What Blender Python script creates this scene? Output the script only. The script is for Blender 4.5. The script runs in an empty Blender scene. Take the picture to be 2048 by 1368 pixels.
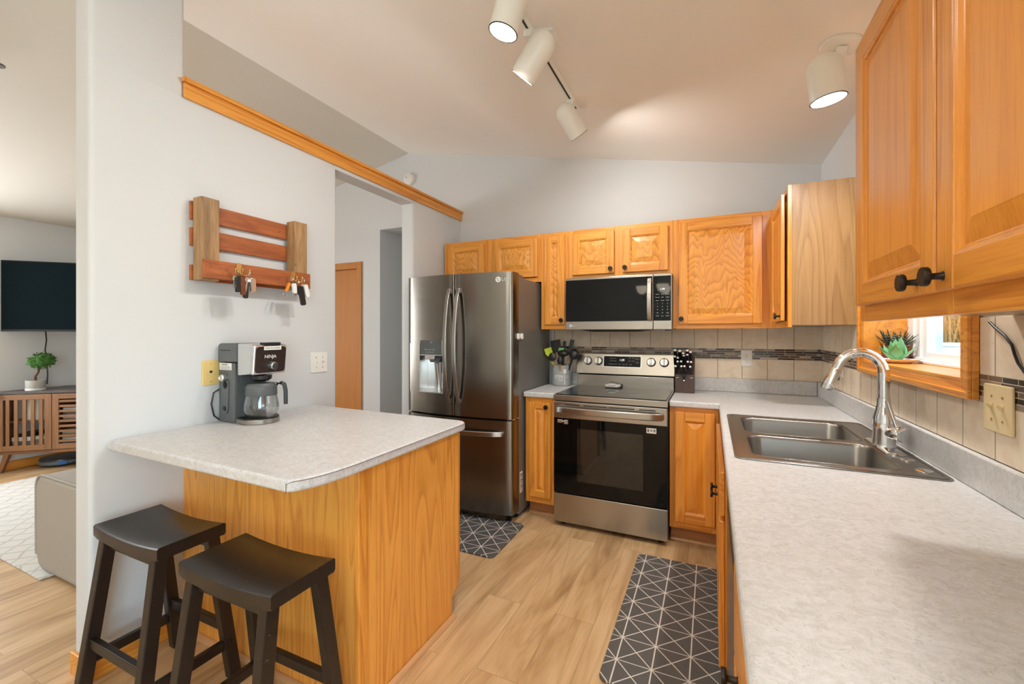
import bpy, bmesh, math, random
from mathutils import Matrix, Vector
random.seed(7)
PI = math.pi
R = math.radians
S = bpy.context.scene
COL = S.collection

# ------------------------------------------------------------------ camera
cam_d = bpy.data.cameras.new('camera')
cam = bpy.data.objects.new('camera', cam_d)
COL.objects.link(cam)
CAM = Vector((-0.6767, -3.5193, 1.3401))
YAW = 0.4346
FPX = 858.65
cam.location = CAM
cam.rotation_euler = (PI / 2, 0, YAW)
cam_d.sensor_fit = 'HORIZONTAL'
cam_d.sensor_width = 36.0
cam_d.lens = FPX / 2048 * 36.0
cam_d.shift_y = -17.5 / 2048
cam_d.clip_start = 0.02
S.camera = cam

# ------------------------------------------------------------------ view, world, light
S.view_settings.view_transform = 'Standard'
S.view_settings.look = 'None'
S.view_settings.gamma = 1.0
S.view_settings.use_curve_mapping = False
S.view_settings.exposure = 0.30
S.cycles.max_bounces = 10
S.cycles.diffuse_bounces = 6
S.cycles.glossy_bounces = 4
S.cycles.transmission_bounces = 8
S.cycles.transparent_max_bounces = 8
S.cycles.sample_clamp_indirect = 6.0
S.cycles.caustics_reflective = False
S.cycles.caustics_refractive = False

world = bpy.data.worlds.new('world')
S.world = world
world.use_nodes = True
wn = world.node_tree
sky = wn.nodes.new('ShaderNodeTexSky')
sky.sky_type = 'NISHITA'
sky.sun_disc = False
sky.sun_elevation = R(48)
sky.sun_rotation = R(200)
wn.links.new(sky.outputs[0], wn.nodes['Background'].inputs[0])
wn.nodes['Background'].inputs[1].default_value = 0.7


def lamp(name, kind, loc, energy, color, rot=(0, 0, 0), size=None, size_y=None, disk=False, parent=None, spread=None):
    d = bpy.data.lights.new(name, kind)
    d.energy = energy
    d.color = color
    if kind == 'AREA':
        d.shape = 'DISK' if disk else ('RECTANGLE' if size_y else 'SQUARE')
        d.size = size
        if size_y:
            d.size_y = size_y
        if spread:
            d.spread = spread
    elif size is not None:
        d.shadow_soft_size = size
    o = bpy.data.objects.new(name, d)
    o.location = loc
    o.rotation_euler = rot
    COL.objects.link(o)
    if parent:
        o.parent = parent
    return o


DAY = (0.66, 0.88, 1.0)
WARM = (1.0, 0.99, 0.95)
# added fill lamps, set in the unseen patio door and living window openings
lamp('patio_fill_lamp', 'AREA', (0.03, -4.95, 1.10), 50, DAY, (0, R(90), 0), 2.0, 1.75)
lamp('living_fill_lamp', 'AREA', (-6.90, -2.80, 1.45), 60, (0.97, 0.98, 1.0), (0, R(-90), 0), 1.5, 1.0)


# the sun stands behind the house, along the ridge: it lights the yard, not the rooms
sun = lamp('sun', 'SUN', (2, -8, 9), 0.9, (1.0, 0.95, 0.86), Vector((0.0, 0.80, -0.60)).to_track_quat('-Z', 'Y').to_euler())
sun.data.angle = R(2)


# ------------------------------------------------------------------ pixel -> point (photo 2048 x 1368)
def _ray(x, y):
    s, c = math.sin(YAW), math.cos(YAW)
    fw, rt, up = Vector((-s, c, 0)), Vector((c, s, 0)), Vector((0, 0, 1))
    return fw + rt * ((x - 1024) / FPX) + up * ((666.5 - y) / FPX)


def at(x, y, axis, v):
    d = _ray(x, y)
    return CAM + d * ((v - CAM[axis]) / d[axis])


# ------------------------------------------------------------------ materials
def lin(r, g, b):
    def f(v):
        v /= 255.0
        return v / 12.92 if v <= 0.04045 else ((v + 0.055) / 1.055) ** 2.4
    return (f(r), f(g), f(b), 1.0)


class G:
    """a node material: principled BSDF plus helpers"""
    def __init__(self, name, color=(0.8, 0.8, 0.8, 1), rough=0.5, metal=0.0, **kw):
        self.m = bpy.data.materials.new(name)
        self.m.use_nodes = True
        self.t = self.m.node_tree
        self.b = self.t.nodes['Principled BSDF']
        self.set(self.b, 'Base Color', color)
        self.set(self.b, 'Roughness', rough)
        self.set(self.b, 'Metallic', metal)
        for k, v in kw.items():
            self.set(self.b, k.replace('_', ' '), v)

    def set(self, node, key, v):
        s = node.inputs[key]
        if isinstance(v, bpy.types.NodeSocket):
            self.t.links.new(v, s)
        else:
            s.default_value = v

    def n(self, kind, ins=None, out=0, **props):
        nd = self.t.nodes.new('ShaderNode' + kind)
        for k, v in props.items():
            setattr(nd, k, v)
        for k, v in (ins or {}).items():
            self.set(nd, k, v)
        return nd.outputs[out]

    def obj_coord(self, rnd=0.0):
        o = self.n('TexCoord', out=3)
        if rnd:
            r = self.n('ObjectInfo', out=5)
            s = self.n('VectorMath', {0: (rnd, rnd * 1.7, rnd * 2.3), 1: self.comb(r, r, r)}, operation='MULTIPLY')
            o = self.n('VectorMath', {0: o, 1: s}, operation='ADD')
        return o

    def comb(self, x, y, z):
        return self.n('CombineXYZ', {0: x, 1: y, 2: z})

    def sep(self, v):
        nd = self.t.nodes.new('ShaderNodeSeparateXYZ')
        self.t.links.new(v, nd.inputs[0])
        return nd.outputs

    def scale(self, v, s):
        return self.n('VectorMath', {0: v, 1: s}, operation='MULTIPLY')

    def noise(self, v, sc, detail=3.0, rough=0.5, dist=0.0, out=0):
        return self.n('TexNoise', {'Vector': v, 'Scale': sc, 'Detail': detail, 'Roughness': rough, 'Distortion': dist}, out=out)

    def math(self, op, a, b=0.0, c=0.0, clamp=False):
        return self.n('Math', {0: a, 1: b, 2: c}, operation=op, use_clamp=clamp)

    def ramp(self, f, stops, interp='LINEAR'):
        nd = self.t.nodes.new('ShaderNodeValToRGB')
        self.t.links.new(f, nd.inputs[0])
        cr = nd.color_ramp
        cr.interpolation = interp
        while len(cr.elements) < len(stops):
            cr.elements.new(0.5)
        for e, (p, c) in zip(cr.elements, stops):
            e.position = p
            e.color = c if len(c) == 4 else (*c, 1)
        return nd.outputs[0]

    def mix(self, f, a, b, mode='MIX'):
        nd = self.t.nodes.new('ShaderNodeMix')
        nd.data_type = 'RGBA'
        nd.blend_type = mode
        for k, v in ((0, f), (6, a), (7, b)):
            if isinstance(v, bpy.types.NodeSocket):
                self.t.links.new(v, nd.inputs[k])
            else:
                nd.inputs[k].default_value = v
        return nd.outputs[2]

    def color(self, c):
        self.set(self.b, 'Base Color', c)

    def bump(self, h, strength=0.2, dist=0.002):
        self.set(self.b, 'Normal', self.n('Bump', {'Height': h, 'Strength': strength, 'Distance': dist}))


def grey(v):
    return (v, v, v, 1)


def paint(name, c, tex=0.10):
    g = G(name, c, 0.75)
    g.bump(g.noise(g.n('NewGeometry', out=0), 55, 4, 0.6), tex, 0.002)
    return g.m


def oak(name, axis, light, dark, fig=4.0, rings=7.0, stretch=0.10, rough=0.33, dens=0.55, coat=0.25, lift=0.0):
    """flat sawn oak: contour rings of a stretched noise field, plus fine pores along the grain"""
    g = G(name, light, rough)
    c = g.obj_coord(13.0)
    s = [1.0, 1.0, 1.0]
    s[axis] = stretch
    v = g.scale(c, tuple(s))
    f = g.noise(v, fig, 1.5, 0.45, 0.4)
    f = g.math('MULTIPLY', f, rings)
    if lift:
        f = g.math('ADD', f, g.math('MULTIPLY', g.sep(c)[axis], lift))
    f = g.math('FRACT', f)
    band = g.ramp(f, [(0.0, grey(1)), (0.18, grey(0.55)), (0.55, grey(0.12)), (0.9, grey(0.0)), (1.0, grey(0.9))])
    s2 = [1.0, 1.0, 1.0]
    s2[axis] = 0.035
    p = g.noise(g.scale(c, tuple(s2)), 190, 3, 0.6)
    pores = g.ramp(p, [(0.36, grey(1)), (0.52, grey(0))])
    s3 = [1.0, 1.0, 1.0]
    s3[axis] = 0.08
    tone = g.noise(g.scale(c, tuple(s3)), 9, 2)
    k = g.math('ADD', g.math('MULTIPLY', band, dens), g.math('MULTIPLY', pores, 0.30), clamp=True)
    base = g.mix(k, light, dark)
    mid = tuple(a * 0.6 + b * 0.4 for a, b in zip(light, dark))
    g.color(g.mix(g.math('MULTIPLY', tone, 0.5), base, mid))
    g.bump(g.math('MULTIPLY', k, -1.0), 0.06, 0.001)
    g.set(g.b, 'Coat Weight', coat)
    g.set(g.b, 'Coat Roughness', 0.22)
    return g.m


M = {}
OL, OD = lin(236, 164, 66), lin(176, 94, 24)
M['oak_v'] = oak('oak_vertical', 2, OL, OD, 10.0, 8.0, 0.045, dens=0.6)
M['oak_x'] = oak('oak_horizontal', 0, OL, OD, 10.0, 8.0, 0.045, dens=0.6)
M['oak_y'] = oak('oak_horizontal_deep', 1, OL, OD, 10.0, 8.0, 0.045, dens=0.6)
M['oak_panel'] = oak('oak_panel_figured', 2, lin(238, 168, 74), lin(172, 96, 28), 11.0, 8.0, 0.30, dens=0.72, lift=17.0)
M['oak_plain'] = oak('oak_panel_plain', 2, lin(236, 162, 62), lin(196, 112, 32), 9.0, 5.0, 0.05, dens=0.4)
M['veneer'] = oak('oak_veneer_end', 2, lin(172, 134, 86), lin(124, 86, 44), 6.5, 13.0, 0.075, rough=0.45, dens=0.62)
M['veneer_pen'] = oak('oak_veneer_peninsula', 2, lin(244, 176, 80), lin(190, 108, 34), 7.0, 15.0, 0.06, rough=0.42, dens=0.62)
M['oak_door'] = oak('oak_slab_door', 2, lin(190, 122, 36), lin(160, 94, 24), 3.0, 6.0, 0.12, rough=0.55, dens=0.25, coat=0.0)
M['toe'] = oak('toe_kick_wood', 0, lin(176, 116, 70), lin(140, 86, 46), 9.0, 5.0, 0.05, dens=0.3)
M['tan_trim'] = oak('tan_moulding', 1, lin(206, 160, 112), lin(176, 128, 84), 9.0, 5.0, 0.05, dens=0.3)
M['wall'] = paint('wall_paint', lin(213, 215, 216))
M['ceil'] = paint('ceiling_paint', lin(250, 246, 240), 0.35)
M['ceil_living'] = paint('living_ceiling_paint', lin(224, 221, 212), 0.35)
M['white'] = G('white_plastic', lin(236, 233, 226), 0.4).m
M['enamel'] = G('white_lamp_enamel', lin(243, 242, 234), 0.32).m
M['ivory'] = G('ivory_plastic', lin(226, 205, 158), 0.4).m
M['yellow_plate'] = G('yellowed_plastic', lin(230, 200, 130), 0.4).m
M['black'] = G('black_plastic', lin(24, 24, 25), 0.38).m
M['bronze'] = G('dark_bronze_metal', lin(38, 32, 28), 0.42, 0.6).m
M['dark'] = G('dark_void', lin(14, 13, 12), 0.8).m
M['charcoal'] = G('charcoal_plastic', lin(86, 90, 92), 0.42).m
M['chrome'] = G('chrome', (0.86, 0.86, 0.86, 1), 0.07, 1.0).m
M['silver'] = G('satin_silver', (0.72, 0.72, 0.71, 1), 0.28, 1.0).m
M['brass'] = G('brass_hook', lin(206, 170, 104), 0.35, 0.9).m
M['blackglass'] = G('black_glass', lin(9, 10, 10), 0.035, 0.0, Specular_IOR_Level=0.2).m
M['vinyl'] = G('white_vinyl_frame', lin(236, 238, 240), 0.35).m
M['bulb'] = G('lit_bulb_face', (1, 1, 1, 1), 0.5, Emission_Color=(1.0, 0.93, 0.82, 1), Emission_Strength=6.0).m
M['glow'] = G('display_digits', (0.2, 0.2, 0.2, 1), 0.5, Emission_Color=(0.8, 0.95, 1.0, 1), Emission_Strength=1.2).m
M['print'] = G('pale_print', lin(188, 190, 190), 0.5).m
M['label'] = G('white_label', lin(232, 232, 228), 0.6).m
M['ink'] = G('dark_ink', lin(50, 50, 52), 0.6).m


def steel(name, c, rough, rot=0.25):
    g = G(name, c, rough, 1.0)
    f = g.noise(g.scale(g.obj_coord(3.0), (0.6, 0.6, 9.0)), 3.0, 2, 0.5)
    g.set(g.b, 'Roughness', g.math('MULTIPLY_ADD', f, 0.06, rough - 0.03))
    g.set(g.b, 'Anisotropic', 0.55)
    g.set(g.b, 'Anisotropic Rotation', rot)
    return g.m


M['steel'] = steel('brushed_stainless', lin(168, 163, 155), 0.26)
M['steel_dark'] = steel('fridge_stainless', lin(132, 127, 119), 0.24)
M['steel_side'] = G('fridge_side_grey', lin(122, 119, 114), 0.42, 0.35).m
M['steel_sink'] = steel('sink_stainless', lin(156, 153, 148), 0.30)


def glass(name, tint=(1, 1, 1, 1), rough=0.0):
    g = G(name, tint, rough)
    g.set(g.b, 'Transmission Weight', 1.0)
    g.set(g.b, 'IOR', 1.45)
    return g.m


M['glass'] = glass('clear_glass')


def pane_mat():
    g = G('window_pane_glass')
    out = g.t.nodes['Material Output']
    tr = g.n('BsdfTransparent', {'Color': (0.97, 0.99, 1, 1)})
    gl = g.n('BsdfGlossy', {'Color': (1, 1, 1, 1), 'Roughness': 0.0})
    fr = g.math('MULTIPLY_ADD', g.math('POWER', g.n('LayerWeight', {'Blend': 0.5}, out=1), 5.0), 0.85, 0.06)
    mx = g.n('MixShader', {0: fr, 1: tr, 2: gl})
    g.t.links.new(mx, out.inputs[0])
    return g.m


M['pane'] = pane_mat()


def thin_glass():
    g = G('thin_clear_glass')
    out = g.t.nodes['Material Output']
    tr = g.n('BsdfTransparent', {'Color': (0.90, 0.92, 0.92, 1)})
    gl = g.n('BsdfGlossy', {'Color': (1, 1, 1, 1), 'Roughness': 0.02})
    fr = g.math('MULTIPLY_ADD', g.math('POWER', g.n('LayerWeight', {'Blend': 0.5}, out=1), 3.0), 0.75, 0.07)
    g.t.links.new(g.n('MixShader', {0: fr, 1: tr, 2: gl}), out.inputs[0])
    return g.m


M['carafe'] = thin_glass()


def laminate():
    g = G('laminate_worktop', (0.6, 0.6, 0.6, 1), 0.38)
    v = g.n('NewGeometry', out=0)
    a = g.noise(g.scale(v, (1.0, 1.35, 1.0)), 34, 5, 0.65, 1.6)
    b = g.noise(g.scale(v, (1.0, 1.3, 1.0)), 120, 4, 0.6, 2.2)
    c = g.noise(v, 5, 3)
    base = g.mix(g.ramp(a, [(0.35, grey(0)), (0.62, grey(1))]), lin(193, 192, 190), lin(215, 215, 216))
    base = g.mix(g.math('MULTIPLY', g.ramp(c, [(0.35, grey(0)), (0.7, grey(1))]), 0.25), base, lin(202, 198, 192))
    st = g.ramp(b, [(0.31, grey(1)), (0.42, grey(0))])
    base = g.mix(g.math('MULTIPLY', st, 0.68), base, lin(150, 144, 138))
    g.color(base)
    return g.m


M['laminate'] = laminate()


def planks():
    g = G('vinyl_plank_floor', (0.5, 0.4, 0.3, 1), 0.38)
    p = g.sep(g.n('NewGeometry', out=0))
    yx = g.comb(g.math('ADD', p[1], 0.35), g.math('ADD', p[0], 0.075), 0.0)
    br = g.t.nodes.new('ShaderNodeTexBrick')
    br.offset = 0.37
    br.inputs['Color1'].default_value = grey(0)
    br.inputs['Color2'].default_value = grey(1)
    br.inputs['Mortar'].default_value = grey(0.5)
    br.inputs['Scale'].default_value = 1.0
    br.inputs['Mortar Size'].default_value = 0.0011
    br.inputs['Mortar Smooth'].default_value = 0.1
    br.inputs['Bias'].default_value = 0.0
    br.inputs['Brick Width'].default_value = 1.22
    br.inputs['Row Height'].default_value = 0.182
    g.t.links.new(yx, br.inputs['Vector'])
    rnd = br.outputs['Color']
    mort = br.outputs['Fac']
    row = g.math('FLOOR', g.math('DIVIDE', g.math('ADD', p[0], 0.075), 0.182))
    off = g.math('ADD', g.math('MULTIPLY', row, 3.71), g.math('MULTIPLY', rnd, 17.0))
    v = g.comb(g.math('ADD', p[0], off), g.math('MULTIPLY', g.math('ADD', p[1], off), 0.13), off)
    a = g.noise(v, 7.5, 4, 0.55, 1.1)
    b = g.noise(g.comb(g.math('ADD', p[0], off), g.math('MULTIPLY', p[1], 0.05), 0.0), 120, 3, 0.6)
    rings = g.math('FRACT', g.math('MULTIPLY', g.noise(v, 3.2, 2, 0.5, 0.8), 9.0))
    base = g.ramp(a, [(0.28, lin(150, 116, 76)), (0.44, lin(194, 160, 116)), (0.58, lin(212, 180, 136)), (0.8, lin(222, 194, 152))])
    base = g.mix(g.ramp(rings, [(0.0, grey(0.34)), (0.2, grey(0.0)), (0.85, grey(0)), (1, grey(0.34))]), base, lin(160, 124, 82))
    base = g.mix(g.ramp(b, [(0.32, grey(0.22)), (0.5, grey(0))]), base, lin(140, 106, 68))
    base = g.mix(g.math('MULTIPLY', rnd, 0.20), base, lin(184, 148, 106))
    base = g.mix(g.math('MULTIPLY', mort, 0.6), base, lin(120, 90, 60))
    g.color(base)
    g.bump(g.math('SUBTRACT', g.math('MULTIPLY', b, 0.2), mort), 0.12, 0.0015)
    return g.m


M['floor'] = planks()


def tiles(name, axis, shift):
    """six inch ceramic tiles, axis = world axis that runs along the wall"""
    g = G(name, (0.5, 0.5, 0.5, 1), 0.42)
    pos = g.n('NewGeometry', out=0)
    p = g.sep(pos)
    u = g.math('ADD', p[axis], shift)
    t = g.math('ABSOLUTE', g.math('SUBTRACT', g.math('FRACT', g.math('DIVIDE', u, 0.1585)), 0.5))
    gr = g.ramp(t, [(0.4885, grey(0)), (0.4925, grey(1))])
    cell = g.math('FLOOR', g.math('DIVIDE', u, 0.1585))
    wn_ = g.n('TexWhiteNoise', {'W': cell}, out=0, noise_dimensions='1D')
    f = g.noise(pos, 14, 4, 0.6, 0.6)
    base = g.ramp(f, [(0.3, lin(222, 204, 178)), (0.5, lin(234, 218, 194)), (0.75, lin(240, 228, 208))])
    base = g.mix(g.math('MULTIPLY', wn_, 0.25), base, lin(224, 206, 182))
    g.color(g.mix(gr, base, lin(86, 74, 62)))
    g.bump(g.math('SUBTRACT', g.math('MULTIPLY', f, 0.3), gr), 0.35, 0.002)
    return g.m


M['tile_x'] = tiles('ceramic_tiles_back', 0, 0.0)
M['tile_y'] = tiles('ceramic_tiles_side', 1, 0.078)


def mosaic(name, axis):
    g = G(name, (0.5, 0.5, 0.5, 1), 0.16)
    p = g.sep(g.n('NewGeometry', out=0))
    br = g.t.nodes.new('ShaderNodeTexBrick')
    br.offset = 0.43
    br.offset_frequency = 2
    br.squash = 1.7
    br.squash_frequency = 3
    for k, v in (('Color1', grey(0)), ('Color2', grey(1)), ('Mortar', grey(0.5)), ('Scale', 1.0), ('Mortar Size', 0.0012), ('Mortar Smooth', 0.0), ('Bias', 0.0), ('Brick Width', 0.062), ('Row Height', 0.0152)):
        br.inputs[k].default_value = v
    g.t.links.new(g.comb(p[axis], g.math('SUBTRACT', p[2], 1.153), 0.0), br.inputs['Vector'])
    c = g.ramp(br.outputs['Color'], [(0.0, lin(52, 40, 34)), (0.28, lin(66, 50, 42)), (0.36, lin(118, 98, 80)), (0.55, lin(150, 132, 112)), (0.72, lin(178, 164, 146)), (0.9, lin(84, 66, 54))], 'CONSTANT')
    g.color(g.mix(br.outputs['Fac'], c, lin(196, 180, 158)))
    return g.m


M['mosaic_x'] = mosaic('glass_mosaic_back', 0)
M['mosaic_y'] = mosaic('glass_mosaic_side', 1)


def mat_pattern(name, ox, oy):
    g = G(name, (0.1, 0.1, 0.1, 1), 0.6)
    p = g.sep(g.n('NewGeometry', out=0))
    u = g.math('DIVIDE', g.math('SUBTRACT', p[0], ox), 0.1375)
    v = g.math('DIVIDE', g.math('SUBTRACT', p[1], oy), 0.1385)

    def line(x, w):
        d = g.math('ABSOLUTE', g.math('SUBTRACT', g.math('FRACT', g.math('ADD', x, 0.5)), 0.5))
        return g.math('LESS_THAN', d, w)
    k = line(u, 0.020)
    for a, w in ((v, 0.014), (g.math('ADD', u, v), 0.023), (g.math('SUBTRACT', u, v), 0.023)):
        k = g.math('MAXIMUM', k, line(a, w))
    f = g.noise(g.comb(p[0], g.math('MULTIPLY', p[1], 9.0), 0.0), 60, 3, 0.6)
    base = g.ramp(f, [(0.3, lin(74, 73, 72)), (0.7, lin(98, 96, 94))])
    g.color(g.mix(k, base, lin(216, 212, 204)))
    g.bump(f, 0.1, 0.001)
    return g.m


M['mat_a'] = mat_pattern('kitchen_mat_print_sink', -1.028, -0.921)
M['mat_b'] = mat_pattern('kitchen_mat_print_fridge', -2.115, -1.036)


def stool_paint():
    g = G('worn_black_lacquer', lin(26, 22, 20), 0.34)
    v = g.obj_coord(5.0)
    s = g.noise(v, 130, 2, 0.5)
    k = g.ramp(s, [(0.745, grey(0)), (0.77, grey(1))])
    g.color(g.mix(k, lin(27, 22, 19), lin(150, 120, 96)))
    return g.m


M['stool'] = stool_paint()


def pallet(name, a, b, axis):
    g = G(name, a, 0.55)
    c = g.obj_coord(9.0)
    s = [1.0, 1.0, 1.0]
    s[axis] = 0.12
    f = g.noise(g.scale(c, tuple(s)), 26, 5, 0.65, 0.8)
    k = g.noise(c, 9, 2, 0.5, 1.0)
    base = g.mix(g.ramp(f, [(0.35, grey(0)), (0.65, grey(1))]), b, a)
    base = g.mix(g.ramp(k, [(0.66, grey(0)), (0.72, grey(0.7))]), base, tuple(x * 0.35 for x in b[:3]) + (1,))
    g.color(base)
    g.bump(f, 0.25, 0.002)
    return g.m


M['pal_post'] = pallet('weathered_pallet_block', lin(176, 138, 94), lin(118, 88, 56), 2)
M['pal_slat'] = pallet('stained_pallet_slat', lin(176, 100, 50), lin(140, 72, 32), 1)


def fabric(name, a, b, sc=220):
    g = G(name, a, 0.95)
    f = g.noise(g.obj_coord(), sc, 3, 0.7)
    g.color(g.mix(f, a, b))
    g.bump(f, 0.2, 0.002)
    return g.m


M['sofa'] = fabric('grey_upholstery', lin(176, 171, 160), lin(160, 154, 144))
M['rug'] = fabric('cream_rug', lin(226, 224, 216), lin(204, 202, 194), 60)
M['walnut_v'] = oak('walnut_vertical', 2, lin(146, 104, 70), lin(102, 68, 42), 9, 5, 0.05, rough=0.45, dens=0.5)
M['walnut_x'] = oak('walnut_horizontal', 0, lin(146, 104, 70), lin(102, 68, 42), 9, 5, 0.05, rough=0.45, dens=0.5)
M['stand_top'] = G('charcoal_stand_top', lin(78, 72, 68), 0.5).m
M['concrete'] = fabric('pale_concrete', lin(190, 188, 182), lin(168, 166, 160), 40)
M['leaf'] = fabric('green_leaf', lin(84, 132, 58), lin(48, 92, 34), 25)
M['leaf_dark'] = fabric('striped_dark_leaf', lin(62, 76, 56), lin(36, 44, 34), 90)
M['stripe'] = G('pale_leaf_stripe', lin(206, 210, 196), 0.5).m
M['jade'] = G('jade_ceramic', lin(112, 172, 112), 0.18).m
M['ceramic'] = G('white_ceramic', lin(238, 232, 222), 0.18).m
M['bark'] = fabric('brown_bark', lin(120, 88, 58), lin(84, 60, 40), 40)
M['potwood'] = fabric('brown_wood_pot', lin(128, 78, 48), lin(88, 50, 30), 30)
M['soil'] = fabric('dark_soil', lin(56, 44, 36), lin(36, 28, 22), 60)
M['crock'] = fabric('grey_stoneware', lin(166, 170, 168), lin(156, 160, 158), 160)
M['lime'] = G('lime_silicone', lin(190, 206, 30), 0.4).m
M['mint'] = G('mint_silicone', lin(120, 190, 120), 0.4).m
M['nylon'] = G('black_nylon', lin(34, 32, 32), 0.35).m
M['beech'] = oak('utensil_beech', 2, lin(206, 162, 116), lin(176, 128, 84), 9, 4, 0.05, dens=0.3)
M['blockwood'] = oak('dark_block_wood', 2, lin(78, 54, 44), lin(52, 34, 28), 9, 5, 0.06, rough=0.4, dens=0.4)
M['orange'] = G('orange_tag', lin(224, 140, 34), 0.5).m
def tv_mat():
    g = G('television_screen', lin(16, 26, 30), 0.22, Specular_IOR_Level=0.05)
    f = g.noise(g.obj_coord(), 260, 2, 0.6)
    g.color(g.ramp(f, [(0.55, lin(14, 24, 28)), (0.72, lin(44, 56, 60))]))
    return g.m


M['tvscreen'] = tv_mat()
M['blue'] = G('blue_panel', lin(40, 110, 200), 0.3).m
M['paper'] = fabric('cream_paper', lin(224, 216, 200), lin(200, 190, 172), 30)
M['card'] = fabric('kraft_card', lin(190, 158, 112), lin(170, 138, 96), 30)
M['greybox'] = G('grey_box', lin(120, 118, 114), 0.6).m
M['fence'] = fabric('white_vinyl_fence', lin(236, 238, 240), lin(222, 224, 228), 12)
M['straw'] = fabric('golden_twigs', lin(206, 170, 96), lin(150, 112, 60), 30)
M['turf'] = fabric('lawn', lin(120, 140, 80), lin(86, 108, 56), 12)
M['shade'] = G('frosted_shade', lin(240, 238, 230), 0.5, Emission_Color=(1.0, 0.86, 0.68, 1), Emission_Strength=12.0).m


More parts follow.
